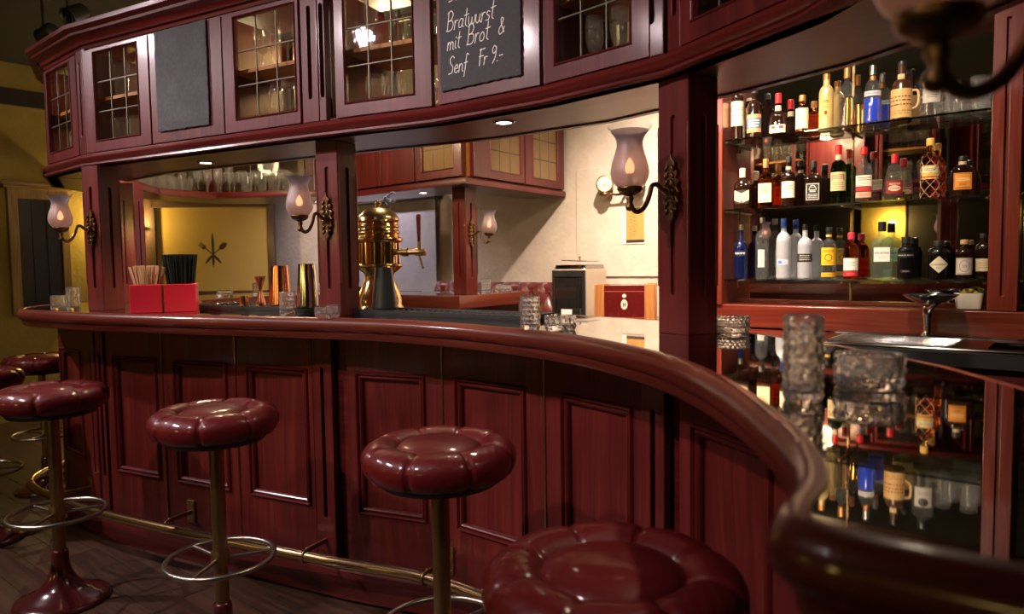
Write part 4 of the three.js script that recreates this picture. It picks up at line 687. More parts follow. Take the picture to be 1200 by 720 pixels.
bottle(-1.193, Y2, Z0, { h: 0.25, r: 0.034, bh: 0.14, nr: 0.012, ns: 0.18, mat: BM.darkBrown, cap: [0.03, 0.014, CM.black], collar: [0.185, 0.20, CM.cream], labels: [[0.045, 0.125, 1.05, labelMat('#e8d8b8', (x, w, h) => { lines(x, w, [40, 66], '#3a2414', 0.7, 10); lines(x, w, [104], '#8a7050', 0.4, 4); })]] }, 'dark whiskey bottle with pale label on the middle shelf');
bottle(-1.074, Y2, Z0, { h: 0.218, r: 0.0375, sq: 7, bh: 0.13, nr: 0.0145, ns: 0.155, mat: BM.darkBrown, cap: [0.035, 0.0155, CM.black], labels: [[0.022, 0.108, 0.72, labelMat('#121110', (x, w, h) => { x.strokeStyle = '#d8d4cc'; x.lineWidth = 5; x.strokeRect(10, 10, w - 20, h - 20); x.beginPath(); x.arc(w / 2, 66, 44, PI, 0); x.stroke(); lines(x, w, [36], '#d8d4cc', 0.4, 6); lines(x, w, [60, 74], '#d8d4cc', 0.45, 9); lines(x, w, [100, 114, 128], '#c8c4bc', 0.7, 7); })]] }, 'square whiskey bottle with black and white label on the middle shelf');
bottle(-0.959, Y2, Z0, { h: 0.282, r: 0.035, bh: 0.165, nr: 0.013, ns: 0.21, mat: BM.green, cap: [0.048, 0.015, CM.red], collar: [0.208, 0.234, CM.cream], labels: [[0.062, 0.150, 1.15, labelMat('#cdb98a', (x, w, h) => { x.fillStyle = '#8a6a3c'; x.fillRect(20, 20, 120, 50); lines(x, w, [30, 46, 60], '#f0e4c0', 0.6, 6); lines(x, w, [90, 106, 122, 140], '#4a3a1c', 0.7, 6); })]] }, 'green glass whiskey bottle with red capsule on the middle shelf');
bottle(-0.846, Y2, Z0, { h: 0.258, r: 0.037, az: 0.85, sq: 3, bh: 0.14, nr: 0.013, ns: 0.19, mat: BM.clear, liquid: [0.062, BM.red], cap: [0.036, 0.0155, CM.red], labels: [[0.075, 0.125, 0.9, labelMat('#eadcc8', (x, w, h) => { lines(x, w, [30, 60], '#6a2018', 0.7, 14); lines(x, w, [104, 124], '#9a7a5a', 0.5, 7); })], [0.052, 0.072, 0.9, labelMat('#b02226')], [0.022, 0.048, 0.9, labelMat('#dca084', (x, w, h) => lines(x, w, [60, 90], '#8a2a1c', 0.6, 12))]] }, 'clear bulb necked bottle with red and white labels on the middle shelf');
bottle(-0.716, Y2, Z0, { h: 0.213, r: 0.043, az: 0.8, bh: 0.085, nr: 0.013, ns: 0.165, round: 0.9, mat: BM.clear, liquid: [0.040, BM.gold], cap: [0.042, 0.015, CM.red], labels: [[0.032, 0.090, 0.85, labelMat('#8e1c1c', (x, w, h) => { x.fillStyle = '#e8c8a8'; x.beginPath(); x.ellipse(w / 2, 96, 58, 34, 0, 0, 7); x.fill(); lines(x, w, [30, 44], '#f0d8b8', 0.6, 8); lines(x, w, [86, 100], '#8a2a1c', 0.5, 8); })]] }, 'round shouldered golden rum bottle with dark red label on the middle shelf');
{
  const o = bottle(-0.575, Y2, Z0, { h: 0.267, r: 0.036, bh: 0.17, nr: 0.013, ns: 0.205, mat: BM.amber, cap: [0.032, 0.0165, CM.gold], labels: [[0.085, 0.145, 1.1, labelMat('#d9bd5c', (x, w, h) => { x.fillStyle = '#efe4c4'; x.fillRect(0, 20, w, 60); lines(x, w, [34, 52], '#5a3a18', 0.6, 9); x.fillStyle = '#b84a20'; x.fillRect(0, 126, w, 20); })]] }, 'rum bottle wrapped in a woven net with yellow cap on the middle shelf');
  const net = []; for (let k = 0; k < 5; k++) for (const s of [-1, 1]) net.push(tube(Array.from({ length: 14 }, (_, i) => { const u = i / 13, a = k / 5 * 2 * PI + s * u * 4.6, r = u < 0.8 ? 0.0372 : 0.0372 - (u - 0.8) * 0.11; return [Math.sin(a) * r, 0.004 + u * 0.20, Math.cos(a) * r]; }), 0.0011, 40, 5));
  obj('woven_net', net, std(lin(0.62, 0.40, 0.26), { roughness: 0.6 }), o);
}
bottle(-0.451, Y2, Z0, { h: 0.176, r: 0.052, az: 0.55, bh: 0.085, nr: 0.014, ns: 0.14, round: 0.92, mat: BM.darkBrown, cap: [0.022, 0.0165, CM.black], collar: [0.138, 0.152, CM.cream], labels: [[0.030, 0.102, 0.68, labelMat('#dd8f35', (x, w, h) => { x.strokeStyle = '#a85c14'; x.lineWidth = 6; x.strokeRect(8, 8, w - 16, h - 16); lines(x, w, [50, 66], '#f4dca8', 0.7, 9); lines(x, w, [98, 112], '#7a3c0c', 0.35, 7); lines(x, w, [136], '#3a1c08', 0.7, 8); })]] }, 'flat dark liqueur bottle with orange label on the middle shelf');
// top shelf
bottle(-1.458, Y3, Z0, { h: 0.25, r: 0.03, bh: 0.215, nr: 0.022, ns: 0.235, mat: BM.darkBrown, cap: [0.02, 0.024, CM.cream], labels: [[0.075, 0.20, 3.1, labelMat('#cdb890', (x, w) => lines(x, w, [40, 52, 90], '#7a5a34', 0.7, 5))]] }, 'tall tube bottle wrapped in cream paper on the top shelf');
bottle(-1.368, Y3, Z0, { h: 0.26, r: 0.037, bh: 0.155, nr: 0.014, ns: 0.195, mat: BM.darkBrown, cap: [0.03, 0.0155, CM.black], labels: [[0.030, 0.120, 1.2, labelMat('#46586c', (x, w, h) => { x.fillStyle = '#c87a4a'; x.fillRect(0, 0, w, 30); x.fillRect(0, 126, w, 34); lines(x, w, [50, 74, 100], '#dcc8a0', 0.6, 9); })]] }, 'dark liqueur bottle with blue and orange label on the top shelf');
bottle(-1.247, Y3, Z0, { h: 0.212, r: 0.048, az: 0.75, bh: 0.055, nr: 0.0135, ns: 0.125, round: 0.86, mat: BM.darkBrown, cap: [0.05, 0.0155, CM.red], collar: [0.125, 0.15, CM.cream], labels: [[0.014, 0.052, 0.85, labelMat('#e4cdb0', (x, w, h) => { x.fillStyle = '#b8341c'; x.fillRect(20, 20, 44, 60); x.fillRect(94, 20, 44, 60); lines(x, w, [100, 120], '#7a2a18', 0.7, 10); })]] }, 'squat liqueur bottle with red wax neck on the top shelf');
bottle(-1.13, Y3, Z0, { h: 0.185, r: 0.031, bh: 0.105, nr: 0.013, ns: 0.135, mat: BM.amber, cap: [0.03, 0.0155, CM.copper], labels: [[0.02, 0.118, 1.15, labelMat('#ecdcbc', (x, w, h) => { x.strokeStyle = '#c8a870'; x.lineWidth = 5; x.strokeRect(10, 10, w - 20, h - 20); lines(x, w, [60, 80, 100], '#8a6a40', 0.5, 6); })]] }, 'small amber bottle with ivory label and copper cap on the top shelf');
bottle(-1.018, Y3, Z0, { h: 0.268, r: 0.033, bh: 0.17, nr: 0.014, ns: 0.215, mat: BM.goldFrost, cap: [0.028, 0.016, CM.copper], labels: [[0.062, 0.150, 0.9, labelMat('#d9b265', (x, w, h) => { lines(x, w, [20, 34], '#6a4414', 0.4, 8); lines(x, w, [70, 84], '#8a5a20', 0.5, 5); x.fillStyle = '#8a2018'; x.beginPath(); x.arc(80, 128, 18, 0, 7); x.fill(); })]] }, 'gold frosted bottle with copper cap on the top shelf');
bottle(-0.926, Y3, Z0, { h: 0.282, r: 0.035, bh: 0.145, nr: 0.0125, ns: 0.215, mat: BM.clear, liquid: [0.14, BM.gold], cap: [0.05, 0.0145, CM.copper] }, 'clear tapering bottle with copper capsule on the top shelf');
{
  const o = bottle(-0.814, Y3, Z0, { h: 0.272, r: 0.0385, bh: 0.125, nr: 0.012, ns: 0.215, mat: BM.clear, cap: [0.045, 0.0145, CM.silver], collar: [0.205, 0.222, CM.copper], labels: [[0.128, 0.150, 1.1, labelMat('#c9c9cc', (x, w, h) => lines(x, w, [60, 84], '#4a4a60', 0.7, 14)), 0.0375]] }, 'clear necked bottle of bright blue liqueur on the top shelf');
  obj('blue_liqueur', revolve([[0.0005, 0.008], [0.034, 0.008], [0.036, 0.014], [0.036, 0.118], [0.0005, 0.119]], { seg: 32 }), std(lin(0.006, 0.045, 0.62), { roughness: 0.15, clearcoat: 0.5 }), o);
}
{
  const o = bottle(-0.694, Y3, Z0, { h: 0.268, r: 0.043, bh: 0.135, nr: 0.017, ns: 0.19, round: 0.93, mat: BM.brownTop, cap: [0.02, 0.019, CM.black], labels: [[0.012, 0.140, 3.14, labelMat('#d2a76a', (x, w, h) => { lines(x, w, [40, 60, 84], '#7a3a14', 0.35, 8); lines(x, w, [120, 134], '#9a6a34', 0.3, 5); })], [0.172, 0.208, 0.7, labelMat('#d8b98c', (x, w) => lines(x, w, [50, 90], '#8a5a30', 0.6, 16)), 0.021]] }, 'stoneware jug with brown top and looped handle on the top shelf', 0);
  obj('handle', tube([[0.042, 0.132, 0], [0.062, 0.130, 0], [0.069, 0.10, 0], [0.062, 0.06, 0], [0.043, 0.05, 0]], 0.0055, 24, 10), BM.stone, o);
}
{
  const o = bottle(-0.576, Y3, Z0, { h: 0.26, r: 0.046, bh: 0.17, nr: 0.02, ns: 0.215, mat: BM.clear, cap: [0.03, 0.022, CM.black], labels: [[0.06, 0.15, 0.8, labelMat('#b4aca0', (x, w, h) => { x.fillStyle = '#26221e'; x.beginPath(); x.ellipse(w / 2, 40, 44, 34, 0, 0, 7); x.fill(); lines(x, w, [100, 116], '#5a544c', 0.5, 6); })]] }, 'large clear bottle with dark round emblem on the top shelf');
}
for (const [x, z, k] of [[-0.50, -3.72, 'beer'], [-0.455, -3.66, 'tumbler'], [-0.40, -3.71, 'beer'], [-0.385, -3.64, 'tumbler']]) { const g = tag(obj('drinking_glass', glassGeo[k], M.thinGlass), 'clear glass beside the large bottle on the top glass shelf', 'glass', 'glasses on the top shelf'); g.position.set(x, Y3, z); }
// bay beyond the fluted post
const extra = [[BM.clear, CM.silver, 0.27], [BM.amber, CM.black, 0.25], [BM.green, CM.red, 0.28], [BM.darkBrown, CM.gold, 0.24]];
for (const [yi, y] of [[0, Y1], [1, Y2], [2, Y3]]) for (let k = 0; k < 4; k++) { const [m, c, h] = extra[(k + yi) % 4]; bottle(-0.16 + k * 0.14, y, Z0, { h, r: 0.034, bh: h * 0.56, nr: 0.013, ns: h * 0.74, mat: m, cap: [0.03, 0.015, c], labels: [[0.04, 0.11, 1.1, CM.cream]] }, ['bottle with plain cream label beyond the fluted post, lowest shelf', 'bottle with plain cream label beyond the fluted post, middle shelf', 'bottle with plain cream label beyond the fluted post, top shelf'][yi]); }

// ---------------------------------------------------------------- along the cream wall
{
  const d = thing('drinks_dispenser', 'steel drinks dispenser with dark glass front and loose lid', 'dispenser', [-2.52, 0.9355, -3.80], 0.06);
  obj('body', rbox(0.235, 0.30, 0.27, 0.008, 0, 0.16, 0), std(lin(0.56, 0.48, 0.38), { metalness: 0.6, roughness: 0.35 }), d);
  obj('front_frame', frameGeo(0.235, 0.29, 0.018, 0.217, 0.02, 0.25, 0.012).translate(-0.1175, 0.012, 0.134), M.black, d);
  obj('dark_glass_front', rbox(0.20, 0.23, 0.006, 0.001, 0, 0.147, 0.138), std(lin(0.012, 0.011, 0.010), { roughness: 0.05, clearcoat: 1 }), d);
  for (const x of [-0.085, 0.085]) obj('chrome_strip', rbox(0.005, 0.23, 0.006, 0.001, x, 0.147, 0.143), M.chrome, d);
  obj('drip_shelf', rbox(0.235, 0.014, 0.10, 0.003, 0, 0.010, 0.17), M.black, d);
  obj('price_card', rbox(0.075, 0.04, 0.003, 0.0008, 0.02, 0.045, 0.20), M.white, d);
  obj('bevelled_top', revolve([[0.98, 0.31, 1], [0.93, 0.335, 1], [0.0005, 0.336, 1]], { ax: 0.117, az: 0.135, sq: 14, seg: 56 }), M.steel, d);
  const l = obj('lid_plate', rbox(0.19, 0.005, 0.16, 0.002, -0.01, 0.360, 0.0), M.steel, d); l.rotation.z = -0.04;
  obj('lid_knob', lathe([[0.004, 0.36], [0.004, 0.375], [0.009, 0.378], [0.008, 0.386], [0.0005, 0.388]], 14), M.chrome, d);
}
{
  const c = thing('wooden_crate', 'dark red painted crate with yellow pine corner boards and white emblem', 'crate', [-2.13, 0.9355, -3.70], 0.42);
  const W = 0.33, D = 0.22, Hh = 0.215;
  const red = std(lin(1, 1, 1), { roughness: 0.3, clearcoat: 0.6, map: canvasTex(256, 192, (x, w, h) => { x.fillStyle = '#4c090c'; x.fillRect(0, 0, w, h); for (let i = 0; i < 500; i++) { x.fillStyle = `rgba(${90 + rnd() * 70},${10 + rnd() * 14},16,0.25)`; x.fillRect(rnd() * w, rnd() * h, 2 + rnd() * 10, 1 + rnd() * 3); } x.strokeStyle = '#b0584a'; x.lineWidth = 1.5; x.strokeRect(4, 30, w - 8, 2); x.strokeRect(4, h - 26, w - 8, 2); x.fillStyle = '#d8c8b8'; x.beginPath(); x.ellipse(w / 2, 98, 20, 26, 0, 0, 7); x.fill(); x.beginPath(); x.ellipse(w / 2, 54, 12, 10, 0, 0, 7); x.fill(); x.fillStyle = '#4a3028'; x.fillRect(w / 2 - 9, 88, 6, 22); x.fillRect(w / 2 + 3, 88, 6, 22); x.fillRect(w / 2 - 10, 98, 20, 4); for (let i = 0; i < 40; i++) { x.fillStyle = 'rgba(220,190,170,0.7)'; x.fillRect(w / 2 - 100 + rnd() * 200, 138 + rnd() * 40, 2, 2); } }) });
  const sideM = std(lin(0.035, 0.014, 0.008), { roughness: 0.12, clearcoat: 1 });
  const fp = new THREE.BoxGeometry(W - 0.09, Hh, 0.012).translate(0, Hh / 2, D / 2 - 0.006);
  obj('red_front', fp, red, c); obj('red_back', box(W - 0.09, Hh, 0.012, 0, Hh / 2, -D / 2 + 0.006), sideM, c);
  for (const s of [-1, 1]) obj('side_board', box(0.012, Hh, D - 0.08, s * (W / 2 - 0.008), Hh / 2, 0), sideM, c);
  for (const [x, z] of [[-1, -1], [1, -1], [-1, 1], [1, 1]]) { obj('corner_board', [rbox(0.05, Hh + 0.006, 0.014, 0.002, x * (W / 2 - 0.025), Hh / 2 + 0.003, z * (D / 2 + 0.0)), rbox(0.014, Hh + 0.006, 0.05, 0.002, x * (W / 2), Hh / 2 + 0.003, z * (D / 2 - 0.018))], M.pineWood, c); }
  obj('top_board', rbox(W - 0.02, 0.01, D - 0.02, 0.002, 0, Hh - 0.006, 0, 'x'), sideM, c);
}
{ // clock with two dials on one bracket
  const o = thing('wall_clock', 'small bracket clock with two round white dials on the cream wall', 'clock', [-2.325, 1.785, -4.10]);
  const dial = std(lin(1, 1, 1), { roughness: 0.4, map: canvasTex(160, 160, (x, w) => { x.fillStyle = '#d6cab2'; x.fillRect(0, 0, w, w); x.strokeStyle = '#1c1814'; for (let k = 0; k < 12; k++) { const a = k * PI / 6; x.lineWidth = k % 3 ? 4 : 8; x.beginPath(); x.moveTo(80 + Math.sin(a) * 56, 80 - Math.cos(a) * 56); x.lineTo(80 + Math.sin(a) * 68, 80 - Math.cos(a) * 68); x.stroke(); } }) });
  for (const [x, t] of [[-0.13, 0.45], [0.10, 1.25]]) {
    const g = obj('clock_drum', lathe([[0.0005, -0.03], [0.048, -0.03], [0.054, -0.02], [0.056, 0.018], [0.052, 0.024], [0.048, 0.020], [0.0005, 0.019]], 36).rotateX(PI / 2), M.bronze, o); g.position.set(x, 0, 0.10); g.rotation.y = t;
    const df = obj('dial', new THREE.CircleGeometry(0.047, 36), dial, g); df.position.z = 0.0205;
    const hands = obj('hands', [box(0.004, 0.026, 0.0015, 0, 0.012, 0).rotateZ(2.5), box(0.003, 0.038, 0.0015, 0, 0.018, 0).rotateZ(-2.0)], M.black, g); hands.position.z = 0.0225;
    obj('drum_foot', lathe([[0.0005, -0.03], [0.03, -0.028], [0.04, -0.012], [0.02, 0], [0.0005, 0]], 20).translate(0, -0.048, 0), M.bronze, g);
  }
  obj('bracket', [tube([[-0.13, -0.05, 0.10], [-0.06, -0.07, 0.08], [0.10, -0.05, 0.10]], 0.008, 20, 8), rod([-0.02, -0.06, 0.085], [-0.02, -0.06, 0.0], 0.010, 10)], M.bronze, o);
}
{
  const t = canvasTex(128, 200, (x, w, h) => { x.fillStyle = '#f0ece4'; x.fillRect(0, 0, w, h); x.fillStyle = '#c98648'; x.fillRect(22, 4, w - 24, h - 24); x.fillStyle = '#2c2018'; x.fillRect(22, h - 22, w - 24, 18); x.fillStyle = '#222'; for (let y = 8; y < h; y += 12) x.fillRect(5, y, 9, 6); x.fillStyle = '#8a4c20'; x.fillRect(30, 8, 60, 4); for (let i = 0; i < 26; i++) { x.fillStyle = '#7a4018'; x.fillRect(52 + Math.sin(i * 1.7) * 16, 34 + i * 5, 8 + rnd() * 14, 2); } });
  const o = thing('wall_poster', 'small orange ring-bound notice pinned to the cream wall', 'poster', [-2.295, 1.40, -4.083]);
  obj('sheet', new THREE.BoxGeometry(0.165, 0.235, 0.004).translate(0, 0.1175, 0), std(lin(1, 1, 1), { map: t, roughness: 0.7 }), o);
}
{ // white dado panel behind the crate
  tag(obj('splash_panel', rbox(1.15, 0.72, 0.012, 0.002, -2.16, 1.55, -4.093), M.cream), 'cream splash panel on the wall behind the clock', 'wall panel');
}
{ // leather bench under the far wall
  const s = thing('booth_bench', 'buttoned dark red leather bench back along the far wall', 'bench', [-3.43, 0, -4.035]); s.scale.x = 0.72;
  const NX = 96, NY = 26, pos = [], uv = [], idx = [];
  for (let i = 0; i <= NX; i++) for (let j = 0; j <= NY; j++) { const x = -0.80 + 1.6 * i / NX, y = 0.5 + 0.65 * j / NY, u = i / 6, v = j / 6; const puff = Math.abs(Math.cos(PI * (u + v) / 2) * Math.cos(PI * (u - v) / 2)) ** 0.5; pos.push(x, y, 0.05 + 0.035 * puff - (j / NY) ** 6 * 0.06); uv.push(x, y); }
  for (let i = 0; i < NX; i++) for (let j = 0; j < NY; j++) { const a = i * (NY + 1) + j, b = a + NY + 1; idx.push(a, b, a + 1, a + 1, b, b + 1); }
  const g = new THREE.BufferGeometry(); g.setAttribute('position', new THREE.Float32BufferAttribute(pos, 3)); g.setAttribute('uv', new THREE.Float32BufferAttribute(uv, 2)); g.setIndex(idx); g.computeVertexNormals();
  obj('buttoned_back', g, M.sofaLeather, s); obj('back_frame', rbox(1.62, 1.12, 0.08, 0.03, 0, 0.58, -0.01), M.sofaLeather, s); obj('seat', rbox(1.6, 0.14, 0.24, 0.04, 0, 0.42, 0.17), M.sofaLeather, s); obj('base', box(1.58, 0.35, 0.20, 0, 0.175, 0.16), M.woodIn, s);
  const bt = []; for (let i = 0; i < 14; i++) for (let j = 0; j < 4; j++) bt.push(new THREE.SphereGeometry(0.010, 8, 6).scale(1, 1, 0.5).translate(-0.74 + i * 0.114, 0.62 + j * 0.155, 0.055)); const b = obj('back_buttons', bt, M.sofaLeather, s); b.userData.kind = 'stuff';
}
{
  const s = thing('projection_screen', 'pale roll-down projection screen under a black case', 'screen', [-4.52, 1.0, -4.035]);
  obj('cloth', box(0.98, 0.80, 0.006, 0, 0.40, 0), M.greyPanel, s); obj('case', rbox(1.05, 0.09, 0.09, 0.01, 0, 0.845, 0.0), M.black, s); obj('bottom_bar', rbox(0.98, 0.03, 0.02, 0.004, 0, 0.0, 0.0), M.black, s);
}
{ // angled partition with the frosted emblem pane and a dark door
  const a = [-7.17, -3.06], b = [-6.10, -3.97], t = turnOf(a, b), L = dirOf(a, b)[2];
  const o = thing('glazed_partition', 'dark framed partition with an amber frosted pane bearing a cutlery emblem', 'partition', [a[0], 0, a[1]], t);
  const tex = canvasTex(640, 480, (x, w, h) => {
    x.fillStyle = '#c4a254'; x.fillRect(0, 0, w, h); for (let i = 0; i < 3000; i++) { x.fillStyle = `rgba(${180 + rnd() * 40},${148 + rnd() * 30},${74 + rnd() * 20},0.25)`; x.fillRect(rnd() * w, rnd() * h, 3, 3); }
    x.fillStyle = '#2a2214'; x.save(); x.translate(320, 270); // knife, fork and spoon fanned with their handles below
    const blade = (ang, f) => { x.save(); x.rotate(ang); f(); x.restore(); };
    blade(0, () => { x.beginPath(); x.moveTo(-3, 0); x.quadraticCurveTo(-13, -80, 0, -128); x.quadraticCurveTo(11, -80, 6, 0); x.fill(); });
    blade(0.87, () => { x.fillRect(-3, -58, 6, 58); x.beginPath(); x.ellipse(0, -74, 15, 26, 0, 0, 7); x.fill(); });
    blade(-0.87, () => { x.fillRect(-3, -58, 6, 58); x.fillRect(-12, -70, 24, 14); for (const q of [-12, -5, 2, 8]) x.fillRect(q, -98, 4, 32); });
    for (const an of [PI, PI - 0.72, PI + 0.72]) blade(an, () => { x.beginPath(); x.moveTo(-3, 0); x.quadraticCurveTo(-13, -40, 0, -74); x.quadraticCurveTo(13, -40, 3, 0); x.fill(); });
    x.restore();
  });
  obj('frosted_pane', new THREE.BoxGeometry(1.08, 0.80, 0.012).translate(L - 0.62, 1.46, 0), std(lin(1, 1, 1), { map: tex, roughness: 0.35, transmission: 0.15, thickness: 0 }), o);
  for (const x of [L - 1.18, L - 0.06]) obj('frame_post', rbox(0.06, 2.5, 0.06, 0.004, x, 1.25, 0), M.oak, o);
  obj('top_rail', rbox(1.14, 0.10, 0.06, 0.004, L - 0.62, 1.91, 0, 'x'), M.oak, o); obj('upper_panel', box(1.10, 0.6, 0.03, L - 0.62, 2.25, 0), M.oak, o); obj('lower_panel', box(1.10, 1.06, 0.03, L - 0.62, 0.53, 0), M.oak, o);
  const dr = thing('panel_door', 'dark wooden door with steel handle next to the emblem pane', 'door', [a[0], 0, a[1]], t);
  obj('leaf', rbox(0.22, 2.05, 0.04, 0.004, 0.11, 1.025, 0), M.oak, dr); obj('door_handle', [rbox(0.02, 0.14, 0.008, 0.003, 0.14, 1.65, 0.024), rod([0.14, 1.68, 0.02], [0.14, 1.68, 0.06], 0.008, 10), rod([0.14, 1.68, 0.06], [0.06, 1.68, 0.06], 0.007, 10)], M.steel, dr);
}
{ // window with cornice in the yellow wall
  const w = thing('window_1', 'dark leaded window in a yellow moulded wooden frame', 'window', [-7.19, 0, -2.30], PI / 2); w.userData.kind = 'structure';
  const yw = std(lin(0.40, 0.27, 0.06), { map: texWood, roughness: 0.5 });
  obj('window_frame', frameGeo(0.46, 1.10, 0.07, 0.40, 0.06, 1.0, 0.05).translate(-0.23, 0.90, 0), yw, w);
  obj('window_cornice', [rbox(0.56, 0.03, 0.10, 0.006, 0, 2.03, 0.03, 'x'), rbox(0.52, 0.03, 0.08, 0.006, 0, 2.00, 0.025, 'x')], yw, w);
  obj('reveal', box(0.34, 0.96, 0.01, 0, 1.43, 0.006), M.black, w);
  for (let i = 0; i < 3; i++) for (let j = 0; j < 3; j++) obj('pane', box(0.10, 0.29, 0.005, -0.11 + i * 0.11, 1.12 + j * 0.31, 0.022), std(lin(0.010, 0.010, 0.008), { roughness: 0.3 }), w);
}

// ---------------------------------------------------------------- crystal glass
function crystal(r, h, { wall = 0.005, base = 0.012, rows = 6, cols = 16, amp = 0.0011, taper = 1 } = {}) {
  const seg = cols * 4, rowsN = rows * 4, pos = [], idx = [], prof = [];
  const ring = (rad, y, cut) => { for (let i = 0; i < seg; i++) { const a = i / seg * 2 * PI, rr2 = rad + (cut === undefined ? 0 : amp * (Math.abs(((i / 4 + (cut % 2) * 0.5) % 1) - 0.5) * 2 - 0.6) * Math.min(1, Math.sin(PI * ((cut * 1) % 1)) + 0.5)); pos.push(Math.sin(a) * rr2, y, Math.cos(a) * rr2); } };
  let n = 0; ring(0.0004, 0); n++; ring(r * 0.92, 0); n++;
  for (let j = 0; j <= rowsN; j++) { const u = j / rowsN; const top = u > 0.94; pos.length; const y = 0.003 + u * (h - 0.004), rad = r * (1 + (taper - 1) * (1 - u)), k = Math.floor(u * rows); for (let i = 0; i < seg; i++) { const a = i / seg * 2 * PI, cell = ((i / 4 + k * 0.5) % 1 + 1) % 1, v = (u * rows) % 1, d = (1 - Math.abs(cell - 0.5) * 2) * (1 - Math.abs(v - 0.5) * 2); const q = rad + (top ? 0 : amp * (d * 2 - 0.5)); pos.push(Math.sin(a) * q, y, Math.cos(a) * q); } n++; }
  ring(r - wall * 0.5, h); n++; ring(r - wall, h - 0.002); n++; ring((r - wall) * (1 + (taper - 1) * 0.8), base + 0.004); n++; ring((r - wall) * taper * 0.85, base); n++; ring(0.0004, base); n++;
  for (let k = 0; k < n - 1; k++) for (let i = 0; i < seg; i++) { const a = k * seg + i, b = k * seg + (i + 1) % seg; idx.push(a, b, a + seg, b, b + seg, a + seg); }
  const g = new THREE.BufferGeometry(); g.setAttribute('position', new THREE.Float32BufferAttribute(pos, 3)); g.setIndex(idx); g.computeVertexNormals();
  return toCreasedNormals(g, 0.35);
}
function crystalThing(name, label, cat, x, z, geo, y = HC, turn = 0) { const m = tag(obj(name, geo, M.crystal), label, cat); m.position.set(x, y + 0.0006, z); m.rotation.y = turn; return m; }
crystalThing('crystal_tumbler', 'tall cut crystal tumbler standing close on the near bar top', 'tumbler', -0.288, -0.954, crystal(0.0245, 0.112, { rows: 9, cols: 12, amp: 0.0011 }));
crystalThing('crystal_tumbler', 'cut crystal tumbler next to the ashtray before the dispenser', 'tumbler', -1.203, -1.565, crystal(0.027, 0.092, { rows: 7, cols: 12 }));
crystalThing('crystal_tumbler', 'frosty rocks glass in front of the copper shaker', 'tumbler', -2.458, -1.632, crystal(0.033, 0.083, { rows: 5, cols: 12, taper: 0.9 }));
crystalThing('crystal_tumbler', 'tall crystal tumbler at the rounded bar end', 'tumbler', -3.56, -1.262, crystal(0.027, 0.105, { rows: 7, cols: 10 }));
crystalThing('crystal_tumbler', 'low crystal glass at the rounded bar end', 'tumbler', -3.66, -1.235, crystal(0.030, 0.065, { rows: 4, cols: 10 }));
crystalThing('crystal_tumbler', 'crystal tumbler on the far counter', 'tumbler', -2.98, -3.42, crystal(0.032, 0.085, { rows: 5, cols: 12 }));
crystalThing('crystal_ashtray', 'round crystal ashtray on the far counter', 'ashtray', -2.97, -3.58, crystal(0.055, 0.04, { rows: 2, cols: 14, amp: 0.0011 }));
crystalThing('crystal_ashtray', 'round crystal ashtray close on the near bar top', 'ashtray', -0.245, -1.115, crystal(0.046, 0.048, { rows: 3, cols: 14, amp: 0.0016, wall: 0.010, base: 0.014 }));
crystalThing('crystal_ashtray', 'round crystal ashtray beside the tumbler before the dispenser', 'ashtray', -1.118, -1.588, crystal(0.042, 0.040, { rows: 2, cols: 14, amp: 0.0016, wall: 0.009 }));
crystalThing('crystal_ashtray', 'round crystal ashtray at the foot of the shaker pillar', 'ashtray', -2.14, -1.572, crystal(0.034, 0.034, { rows: 2, cols: 12, amp: 0.0016, wall: 0.008 }));
crystalThing('crystal_tumbler', 'short crystal tumbler at the foot of the shaker pillar', 'tumbler', -2.065, -1.552, crystal(0.023, 0.045, { rows: 3, cols: 10 }));
crystalThing('crystal_dish', 'low ribbed crystal dish at the inner edge beside the pillar', 'dish', -0.715, -1.775, crystal(0.044, 0.040, { rows: 5, cols: 24, amp: 0.0014 }));
crystalThing('crystal_tumbler', 'crystal tumbler on the far rounded counter below the emblem', 'tumbler', -4.28, -2.62, crystal(0.030, 0.075, { rows: 5, cols: 12 }));
crystalThing('crystal_ashtray', 'round crystal ashtray on the far rounded counter below the emblem', 'ashtray', -4.30, -2.40, crystal(0.05, 0.035, { rows: 2, cols: 14, amp: 0.0011 }));

// ---------------------------------------------------------------- bar tools
{ // rubber mats
  for (const [x, z, L, W, t, label] of [[-2.78, -1.735, 0.86, 0.19, 0.21, 'black rubber bar mat under the shakers'], [-1.76, -1.815, 0.78, 0.17, 0.06, 'black rubber bar mat beside the beer tower']]) {
    const o = thing('bar_mat', label, 'bar mat', [x, HC + 0.0005, z], t, 'rubber mats');
    obj('mat_base', rbox(L, 0.008, W, 0.003, 0, 0.004, 0), M.rubber, o); obj('mat_lip', rectMoulding(-L / 2, L / 2, -W / 2, W / 2, [[0, 0], [0, 0.018], [0.012, 0.018], [0.014, 0.006]]).rotateX(-PI / 2), M.rubber, o);
    const st = []; for (let i = 0; i < L / 0.03 - 1; i++) for (let j = 0; j < W / 0.03 - 1; j++) st.push(new THREE.CylinderGeometry(0.007, 0.008, 0.006, 6).translate(-L / 2 + 0.03 + i * 0.03, 0.011, -W / 2 + 0.03 + j * 0.03)); const s = obj('rubber_studs', st, M.rubber, o); s.userData.kind = 'stuff';
  }
}
const YM = HC + 0.0145;
